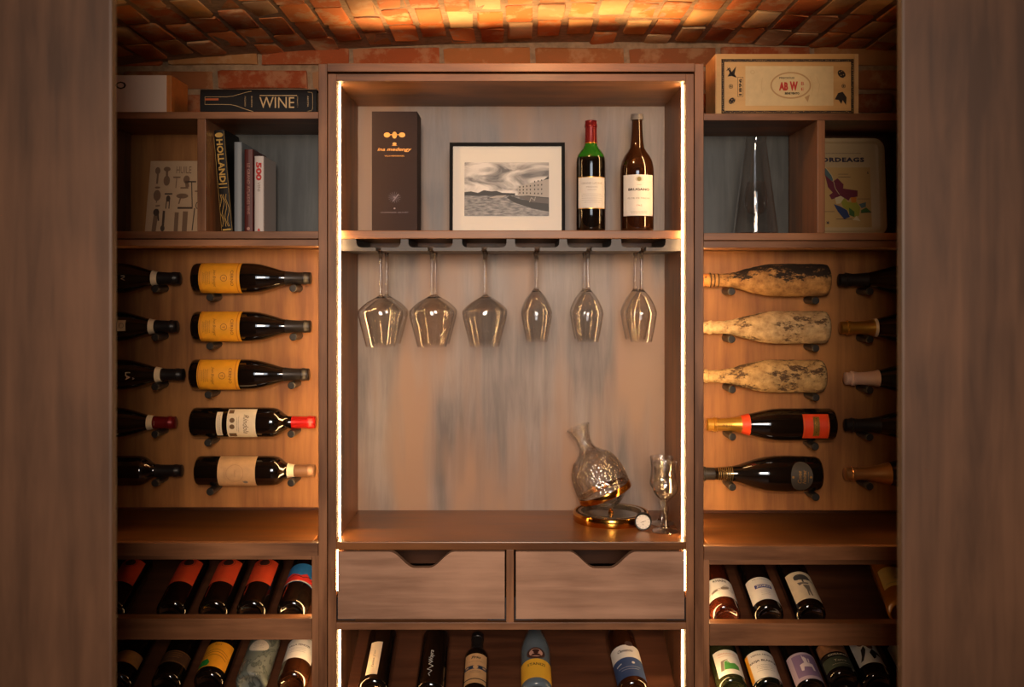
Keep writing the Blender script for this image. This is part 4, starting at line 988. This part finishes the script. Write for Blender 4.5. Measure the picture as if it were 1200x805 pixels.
# ================================================================== LEFT UPPER SHELVES
zt = Z(131)
d = 2.335
wbx = thing('display_box', 'white fronted wooden box with black letter on top left shelf', 'box', ((X(80, d)+X(200.5, d))/2, d, zt))
w_, h_ = X(200.5, d)-X(80, d), Z(88, d)-zt
meshobj('case', frombm('case', box_bm(w_, .12, h_, .001)), mat('honey wood box', (176, 110, 50), .5, noise=.1), wbx, (0, .062, h_/2))
fp = meshobj('front_panel', frombm('front_panel', box_bm(w_-.011, .003, h_-.001, .0005)), mat('warm white card', (214, 196, 182), .6), wbx, (-.0055, .0, h_/2))
prints(fp, [text('SERRANO', X(112, d)-wbx.location.x+.0055, .0225, .15, .0185, bold=.02)], INK, None, .0018)
d = 2.335
bk = thing('large_book', 'large black book lying flat, spine reading WINE, on top left shelf', 'book', ((X(234, d)+X(371, d))/2, d, zt))
w_, h_ = X(370.5, d)-X(234, d), Z(104.3, d)-zt
BC = mat('black book cloth', (22, 19, 19), .6, spec=.25)
bm = bmesh.new(); pts = []
for k in range(9): a_ = PI/2+PI*k/8; pts.append((.006*math.cos(a_)+.006, h_/2+h_/2*math.sin(a_)))
cv_ = [(x, z) for x, z in pts]+[(.20, 0), (.20, .0025), (.010, .0025), (.010, h_-.0025), (.20, h_-.0025), (.20, h_)]
a = [bm.verts.new((-w_/2, y_, z_)) for y_, z_ in cv_]; b_ = [bm.verts.new((w_/2, y_, z_)) for y_, z_ in cv_]
bm.faces.new(a); bm.faces.new(b_[::-1])
for i in range(len(a)): j = (i+1) % len(a); bm.faces.new((a[j], a[i], b_[i], b_[j]))
bmesh.ops.recalc_face_normals(bm, faces=bm.faces)
meshobj('cover', frombm('cover', bm), BC, bk)
PAGES = mat('page block', (206, 190, 160), .8)
meshobj('pages', frombm('pages', box_bm(w_-.006, .186, h_-.0056, 0)), PAGES, bk, (0, .104, h_/2))
sc_ = w_/1150.     # px in the 1200 wide crop, spine from 35 to 1185
def bp_(u, v): return ((u-610)*sc_, h_/2-(v-183)*sc_)
GP = mat('champagne gold print', (196, 164, 116), .45, .3)
bl = [line([bp_(*q) for q in ((85, 135), (85, 210))], .0007)]
up = [(85, 135), (300, 135), (360, 128), (430, 108), (500, 88), (545, 80)]; dn = [(85, 210), (250, 210), (340, 212), (400, 225), (470, 252), (560, 280)]
prints(bk, bl+[line([bp_(*q) for q in up], .0009), line([bp_(*q) for q in dn], .0012), text('WINE', *bp_(795, 192), 345*sc_, 108*sc_), rect(*bp_(810, 122), 370*sc_, 7*sc_), text('A COMPANION', *bp_(1000, 185), 110*sc_, 10*sc_, rot=PI/2), text('AROMA', *bp_(1102, 180), 110*sc_, 15*sc_, rot=-PI/2), text('CHATEAU', *bp_(482, 180), 100*sc_, 14*sc_, rot=PI/2), text('RESERVE', *bp_(548, 180), 110*sc_, 14*sc_, rot=PI/2), line([bp_(*q) for q in ((1100, 88), (1140, 92), (1148, 110), (1148, 250), (1138, 272), (1100, 276))], .0007)], GP, None, .0005, name='spine_print')
prints(bk, [rect(*bp_(152, 160), 135*sc_, 20*sc_)], mat('copper print', (190, 96, 56), .4, .4), None, .0005, name='spine_print')
# cards with corkscrews
zsL = Z(271)
d = 2.42
cd = thing('print_card', 'beige card printed with antique corkscrews leaning in the left cubby', 'card', (X(169.5, d), d, zsL+.0003), (math.radians(-6), 0, 0))
cw, ch = -.757-X(169.5, d), Z(188.5, d)-zsL+.003
bm = bmesh.new(); prism(bm, [(0, 0), (cw, 0), (cw, ch), (.008, ch)], 0, .003); bmesh.ops.recalc_face_normals(bm, faces=bm.faces)
meshobj('sheet', frombm('sheet', bm), mat('beige card', (196, 164, 130), .7, noise=.03), cd)
k = ch/690.
def cp(u, v): return ((u-68)*k, (762-v)*k)
def L2(*q, th=8): return line([cp(*a_) for a_ in q], th*k)
def E2(u, v, a_, b_): return ell(*cp(u, v), a_*k, b_*k)
sep = [E2(168, 165, 24, 34), L2((170, 190), (165, 290), th=18), E2(255, 150, 32, 22), L2((255, 165), (255, 215), th=20), E2(255, 260, 30, 48), L2((315, 228), (382, 228), th=14), L2((348, 228), (342, 330), th=7), E2(440, 250, 30, 40), L2((440, 260), (450, 320), th=34), L2((385, 328), (460, 328), th=14), E2(575, 160, 30, 32), L2((580, 180), (590, 270), th=24), E2(170, 400, 34, 52), L2((170, 440), (166, 470), th=8), E2(172, 325, 26, 10), L2((520, 360), (606, 360), th=12), L2((550, 365), (550, 430), th=6), L2((572, 365), (572, 430), th=6), E2(405, 405, 56, 24), L2((395, 400), (375, 480), th=12), L2((160, 500), (200, 495), th=14), text('HUILE', *cp(412, 158), 140*k, 66*k), L2((165, 590), (150, 740), th=40), L2((360, 560), (355, 740), th=38), L2((440, 550), (435, 740), th=46)]
prints(cd, sep, mat('sepia tool print', (126, 96, 72), .7), None, .0004, name='tool_print')
drk = [L2((240, 385), (312, 385), th=14), E2(275, 430, 20, 30), L2((262, 440), (255, 525), th=9), L2((288, 440), (285, 525), th=9), L2((450, 270), (530, 270), th=14), L2((488, 270), (502, 515), th=9), L2((365, 518), (505, 518), th=18), E2(168, 560, 28, 34), L2((180, 530), (192, 640), th=14), L2((240, 545), (235, 685), th=22), L2((525, 520), (508, 730), th=10), L2((568, 520), (574, 730), th=10), ring(*cp(548, 495), 16*k, 32*k, 8*k), E2(232, 710, 20, 30)]
prints(cd, drk, mat('dark tool print', (74, 56, 44), .7), None, .0006, name='tool_print')
# standing books
BG = 'books standing in the left cubby'
def book(name, px0, px1, pyt, label, coverm, d=2.365, depth=.125, lean=0):
    x0, x1 = X(px0, d), X(px1, d); w_ = x1-x0; h_ = Z(pyt, d)-zsL
    t = thing(name, label, 'book', ((x0+x1)/2, d, zsL+.0003), (0, lean, 0), BG)
    bm = bmesh.new(); c = .0022 if w_ > .012 else .0015
    pts = []
    for k in range(7): a_ = PI+PI*k/6; pts.append((w_/2*math.cos(a_), .004+.004*math.sin(a_)))
    out_ = pts+[(w_/2, depth), (w_/2-c, depth), (w_/2-c, .006), (-w_/2+c, .006), (-w_/2+c, depth), (-w_/2, depth)]
    a_ = [bm.verts.new((x, y, 0)) for x, y in out_]; b_ = [bm.verts.new((x, y, h_)) for x, y in out_]
    bm.faces.new(a_); bm.faces.new(b_[::-1])
    for i in range(len(a_)): j = (i+1) % len(a_); bm.faces.new((a_[i], a_[j], b_[j], b_[i]))
    bmesh.ops.recalc_face_normals(bm, faces=bm.faces)
    meshobj('cover', frombm('cover', bm), coverm, t)
    meshobj('pages', frombm('pages', box_bm(w_-2*c-.0004, depth-.012, h_-.004, 0)), PAGES, t, (0, depth/2+.002, h_/2))
    return t, w_, h_
t, w_, h_ = book('book', 259.5, 273, 152, 'black book with ornate gold spine leaning left, leftmost upright in left cubby', mat('black and gold cover', (18, 15, 14), .6, spec=.3), lean=-math.radians(4.8))
gp = [text('HOLLAND', 0, h_*.70, h_*.42, w_*.55, rot=-PI/2, bold=.03), rect(0, h_*.475, w_*.7, .003), rect(0, h_*.44, w_*.7, .002), ell(0, h_*.95, w_*.35, .006)]
for j in range(4): gp.append(line([(w_*(-.36+.2*j)+.12*w_*math.sin(q*1.3+j), h_*(.06+.045*q)) for q in range(8)], .0011))
gp += [line([(-w_*.45, .004), (-w_*.45, h_-.004)], .0006), line([(w_*.45, .004), (w_*.45, h_-.004)], .0006), rect(0, h_*.03, w_*.7, .004)]
prints(t, gp, mat('old gold print', (196, 158, 84), .4, .5), None, .0006, name='spine_print')
t, w_, h_ = book('book', 274, 283, 166.5, 'slim plain grey blue book beside the black and gold book', mat('grey blue cover', (128, 136, 144), .5), depth=.15)
t, w_, h_ = book('book', 286, 296.3, 175, 'dark red book with fine white spine lettering', mat('dark red cover', (84, 30, 28), .5))
prints(t, [text('LE GRAND ATLAS', 0, h_*.62, h_*.42, w_*.32, rot=-PI/2), text('DES VINS', 0, h_*.32, h_*.2, w_*.3, rot=-PI/2), ell(0, .010, .004)], mat('dusty pink print', (176, 130, 120), .6), None, .0006, name='spine_print')
t, w_, h_ = book('book', 297.8, 308.8, 183, 'white book with red number on spine, rightmost in left cubby', mat('white cover', (206, 198, 194), .55))
prints(t, [text('500', 0, h_*.80, h_*.24, w_*.62, rot=-PI/2, bold=.05), poly([(-.004, .004), (.004, .004), (0, .012)])], mat('red spine print', (190, 44, 40), .6), None, .0006, name='spine_print')
prints(t, [text('VINI', 0, h_*.60, h_*.12, w_*.3, rot=-PI/2)], GREYINK, None, .0006, name='spine_print')

# ================================================================== RIGHT UPPER SHELVES
zt = Z(133)
d = 2.345
x0, x1 = X(838.6, d), X(1006.4, d)
wx = thing('wooden_wine_box', 'wooden wine box with black ornament border and cream picture on top right shelf', 'box', ((x0+x1)/2, d, zt))
w_, h_ = x1-x0, Z(63, d)-zt
meshobj('case', frombm('case', box_bm(w_, .12, h_, .0012)), wood('pale pine', (196, 150, 96), (226, 184, 126), 'x', .55), wx, (0, .061, h_/2))
k = w_/1090.
def q_(u, v): return ((u-630)*k, h_-(v-18)*k*(h_/k/450)) if False else ((u-630)*k, h_/2+(243-v)*h_/450)
lid = meshobj('lid', frombm('lid', box_bm(w_-.012, .004, h_-.004, .0006)), wood('pine lid', (200, 152, 90), (222, 178, 112), 'x', .5), wx, (-.004, .0005, h_/2))
pn = lambda sh, m, e, nm='print': prints(wx, sh, m, None, e, y=-.0015, name=nm)
u0, v0 = q_(128, 445); u1, v1 = q_(1135, 57)
def frame2(u0, v0, u1, v1, th): return [rect((u0+u1)/2, v0+th/2, u1-u0, th), rect((u0+u1)/2, v1-th/2, u1-u0, th), rect(u0+th/2, (v0+v1)/2, th, v1-v0), rect(u1-th/2, (v0+v1)/2, th, v1-v0)]
pn(frame2(u0, v0, u1, v1, .0068), mat('black branded ink', (38, 26, 18), .7), .0004)
rn = random.Random(5); orn = []
for i in range(70):
    uu = u0+.004+(u1-u0-.008)*i/69
    for vv in (v0+.0034, v1-.0034): orn.append(ell(uu, vv+rn.uniform(-.0012, .0012), rn.uniform(.0006, .0018), rn.uniform(.0005, .0013), 7, rn.uniform(0, 3)))
for i in range(24):
    vv = v0+.006+(v1-v0-.012)*i/23
    for uu in (u0+.0034, u1-.0034): orn.append(ell(uu+rn.uniform(-.0012, .0012), vv, rn.uniform(.0005, .0013), rn.uniform(.0006, .0018), 7, rn.uniform(0, 3)))
pn(orn, mat('pine ornament', (206, 160, 98), .6), .0007)
a0, b0 = q_(310, 390); a1, b1 = q_(980, 107)
pn([rect((a0+a1)/2, (b0+b1)/2, a1-a0, b1-b0)], mat('aged cream print', (222, 196, 144), .6, noise=.05), .0005, 'picture_label')
cU, cV = q_(655, 245)
pn([ring(cU, cV, 155*k, 40*k*1.0*(h_/450)/k*2.4, .0036, 40), poly([q_(760, 330), q_(800, 310), q_(785, 365)])], mat('tan scroll print', (190, 150, 100), .6), .0008)
pn([ring(*q_(365, 150), .005, .005, .0008), line([q_(800, 180), q_(825, 240), q_(815, 320)], .0006), line([q_(850, 180), q_(875, 240), q_(860, 320)], .0006), line([q_(440, 190), q_(430, 250), q_(440, 300)], .0006)], mat('faint tan print', (200, 164, 112), .6), .0008)
pn([text('AB', *q_(600, 252), 70*k, 60*h_/450, bold=.06), text('W', *q_(678, 250), 62*k, 66*h_/450, bold=.06), text('B', *q_(745, 232), 22*k, 24*h_/450), text('E', *q_(745, 272), 22*k, 20*h_/450)], mat('vermilion print', (190, 44, 30), .6), .0009)
pn([text('PRECIOUS', *q_(625, 192), 115*k, 14*h_/450, bold=.02), text('BENE VENTO', *q_(665, 302), 110*k, 16*h_/450, bold=.05)], mat('black branded ink', (38, 26, 18)), .0009)
u0, v0 = q_(250, 326); u1, v1 = q_(294, 186)
BI = mat('black branded ink', (38, 26, 18))
sh = frame2(u0, v0, u1, v1, .0008)+[text('1896', (u0+u1)/2, (v0+v1)/2, (v1-v0)*.86, (u1-u0)*.52, rot=PI/2, bold=.03)]
sh += [ring(*q_(200, 252), .0052, .0052, .0012), ell(*q_(200, 252), .0022), ell(*q_(208, 355), .0090, .0068, 14, .7), ring(*q_(1057, 250), .0048, .0048, .0012), ell(*q_(1057, 250), .002)]
sh += [line([q_(168, 140), q_(190, 120), q_(205, 160), q_(232, 185)], .0022), poly([q_(170, 115), q_(205, 150), q_(240, 108), (q_(228, 165)), q_(245, 190), q_(205, 178), q_(175, 182), q_(190, 155)]), ell(*q_(1042, 163), .0110, .0082, 14, -.8), poly([q_(990, 345), q_(1015, 300), q_(1050, 290), q_(1080, 330), q_(1076, 385), q_(1050, 350), q_(1040, 378), q_(1020, 348)])]
pn(sh, BI, .0005)
pn([ell(*q_(208+dx, 355+dy), .0011) for dx, dy in ((-14, 10), (0, -8), (12, 8), (2, 18), (16, -14))]+[ell(*q_(1042+dx, 163+dy), .0012) for dx, dy in ((-16, -10), (0, -18), (14, 6), (-4, 10), (20, 24))], mat('pine ornament', (206, 160, 98)), .0009)
# carafe with an inner cup
zsR = Z(273)
d = 2.42
cf = thing('glass_carafe', 'conical clear glass carafe with inner glass bulb in the right cubby', 'carafe', (X(885.5, d), d, zsR+.0003))
k = .2475/389.     # metres per px of the zoomed crop
o1 = [(.0, 0), (.048, 0), (.0545, .002), (.0555, .006), (.0545, .014), (.0300, .205), (.0265, .232), (.0262, .240), (.0275, .247)]
prof = o1+[(.0262, .2475), (.0248, .240), (.0252, .232), (.0287, .205), (.0530, .014), (.0520, .006), (.0, .005)]
meshobj('outer_glass', lathe(prof, 56, 40), THIN, cf)
o2 = spline([(.0, .052), (.010, .053), (.022, .060), (.0285, .075), (.0290, .092), (.0265, .115), (.0225, .135)], 5)
pr2 = [(.0, .0055), (.012, .0055), (.006, .010), (.0042, .020), (.0042, .045)]+o2[3:]+[(r-.0013, z) for r, z in reversed(o2[4:])]+[(0, .0545)]
meshobj('inner_bulb', lathe(pr2, 48, 50), THIN, cf)
# tray
d = 2.44
tr = thing('serving_tray', 'cream rounded tray printed with a coloured region map leaning in right cubby', 'tray', ((.7535+X(1040, d))/2, d, zsR+.0003), (math.radians(-5), 0, 0))
w_, h_ = X(1040, d)-.7535, Z(160, d)-zsR
def rrect(w, h, r, inset=0, n=7):
    pts = []; x0, x1, z0, z1 = -w/2+inset, w/2-inset, inset, h-inset; r = max(.004, r-inset)
    for cx, cz, a0 in ((x1-r, z1-r, 0), (x0+r, z1-r, PI/2), (x0+r, z0+r, PI), (x1-r, z0+r, 1.5*PI)):
        for i in range(n+1): a_ = a0+PI/2*i/n; pts.append((cx+r*math.cos(a_), cz+r*math.sin(a_)))
    return pts
bm = bmesh.new(); loops = []
for ins, y_ in ((0, .010), (.0, .0), (.003, -.001), (.009, .0), (.013, .005), (.016, .007)): loops.append([bm.verts.new((x, y_, z)) for x, z in rrect(w_, h_, .028, ins)])
for a_, b_ in zip(loops, loops[1:]):
    for i in range(len(a_)): j = (i+1) % len(a_); bm.faces.new((a_[i], a_[j], b_[j], b_[i]))
bm.faces.new(loops[-1]); bm.faces.new(loops[0][::-1])
bmesh.ops.recalc_face_normals(bm, faces=bm.faces)
meshobj('tray_body', frombm('tray_body', bm, 35), mat('cream enamel', (190, 166, 128), .4), tr)
def tq(u, v): return (X(955+u*95/612., d)-tr.location.x, h_-(v-62)*h_/718.)
kk = 95/612./F*d
pt = lambda sh, m, e=0: prints(tr, sh, m, None, .0004+e, y=.007, name='map_print')
pt([rect((tq(60, 0)[0]+tq(440, 0)[0])/2, (tq(0, 275)[1]+tq(0, 715)[1])/2, tq(440, 0)[0]-tq(60, 0)[0], tq(0, 275)[1]-tq(0, 715)[1])], mat('map sand', (186, 152, 96), .5))
NAVY = mat('navy lettering', (36, 30, 58), .5)
pt([text('BORDEAGS', (tq(30, 0)[0]+tq(398, 0)[0])/2, tq(0, 218)[1], tq(398, 0)[0]-tq(30, 0)[0], 36*kk, bold=.05, space=1.15), lines(tq(235, 0)[0], tq(0, 172)[1], 300*kk, 1, .001, .0010)], NAVY, .0002)
pt([poly([tq(*q) for q in ((88, 300), (150, 380), (190, 355), (235, 400), (230, 430), (340, 445), (338, 490), (280, 500), (270, 520), (220, 490), (140, 510), (122, 480), (150, 460), (115, 420))])], mat('map plum', (104, 32, 52), .5), .0003)
pt([poly([tq(*q) for q in ((78, 275), (110, 285), (140, 325), (160, 375), (140, 372), (95, 330))])], mat('map slate teal', (78, 100, 104), .5), .0005)
pt([poly([tq(*q) for q in ((205, 510), (240, 500), (262, 530), (330, 530), (355, 570), (345, 630), (300, 640), (260, 590), (225, 570))])], mat('map lime', (150, 150, 52), .5), .0006)
pt([poly([tq(*q) for q in ((155, 545), (200, 560), (255, 590), (275, 640), (230, 655), (185, 600))])], mat('map blue', (38, 56, 104), .5), .0007)
pt([poly([tq(*q) for q in ((270, 570), (310, 600), (310, 640), (270, 625))]), poly([tq(*q) for q in ((360, 590), (400, 570), (440, 605), (360, 612))])], mat('map green', (60, 98, 44), .5), .0008)
pt([poly([tq(*q) for q in ((285, 495), (330, 495), (325, 535), (290, 535))])], mat('map orange', (196, 116, 36), .5), .0009)
pt([poly([tq(*q) for q in ((345, 545), (400, 530), (398, 565), (365, 575))])], mat('map slate teal', (78, 100, 104)), .0009)
pt([poly([tq(*q) for q in ((165, 500), (210, 485), (235, 500), (205, 540), (175, 545))]), line([tq(*q) for q in ((100, 275), (150, 340), (170, 430), (200, 475))], .0012), poly([tq(*q) for q in ((295, 660), (325, 630), (355, 670))])], mat('map cream', (206, 190, 150), .5), .0010)
cx_, cz_ = tq(106, 682)
pt([poly([(cx_+(.0062 if i % 2 == 0 else .0018)*math.cos(i*PI/8), cz_+(.0062 if i % 2 == 0 else .0018)*math.sin(i*PI/8)) for i in range(16)])]+[line([tq(170, 655), tq(290, 655)], .0012), line([tq(335, 507), tq(430, 507)], .0010), line([tq(195, 325), tq(270, 325)], .0010), line([tq(195, 346), tq(290, 346)], .0012), line([tq(355, 606), tq(440, 606)], .001), line([tq(85, 600), tq(160, 600)], .001), text('8', *tq(420, 315), None, .006)], NAVY, .0012)
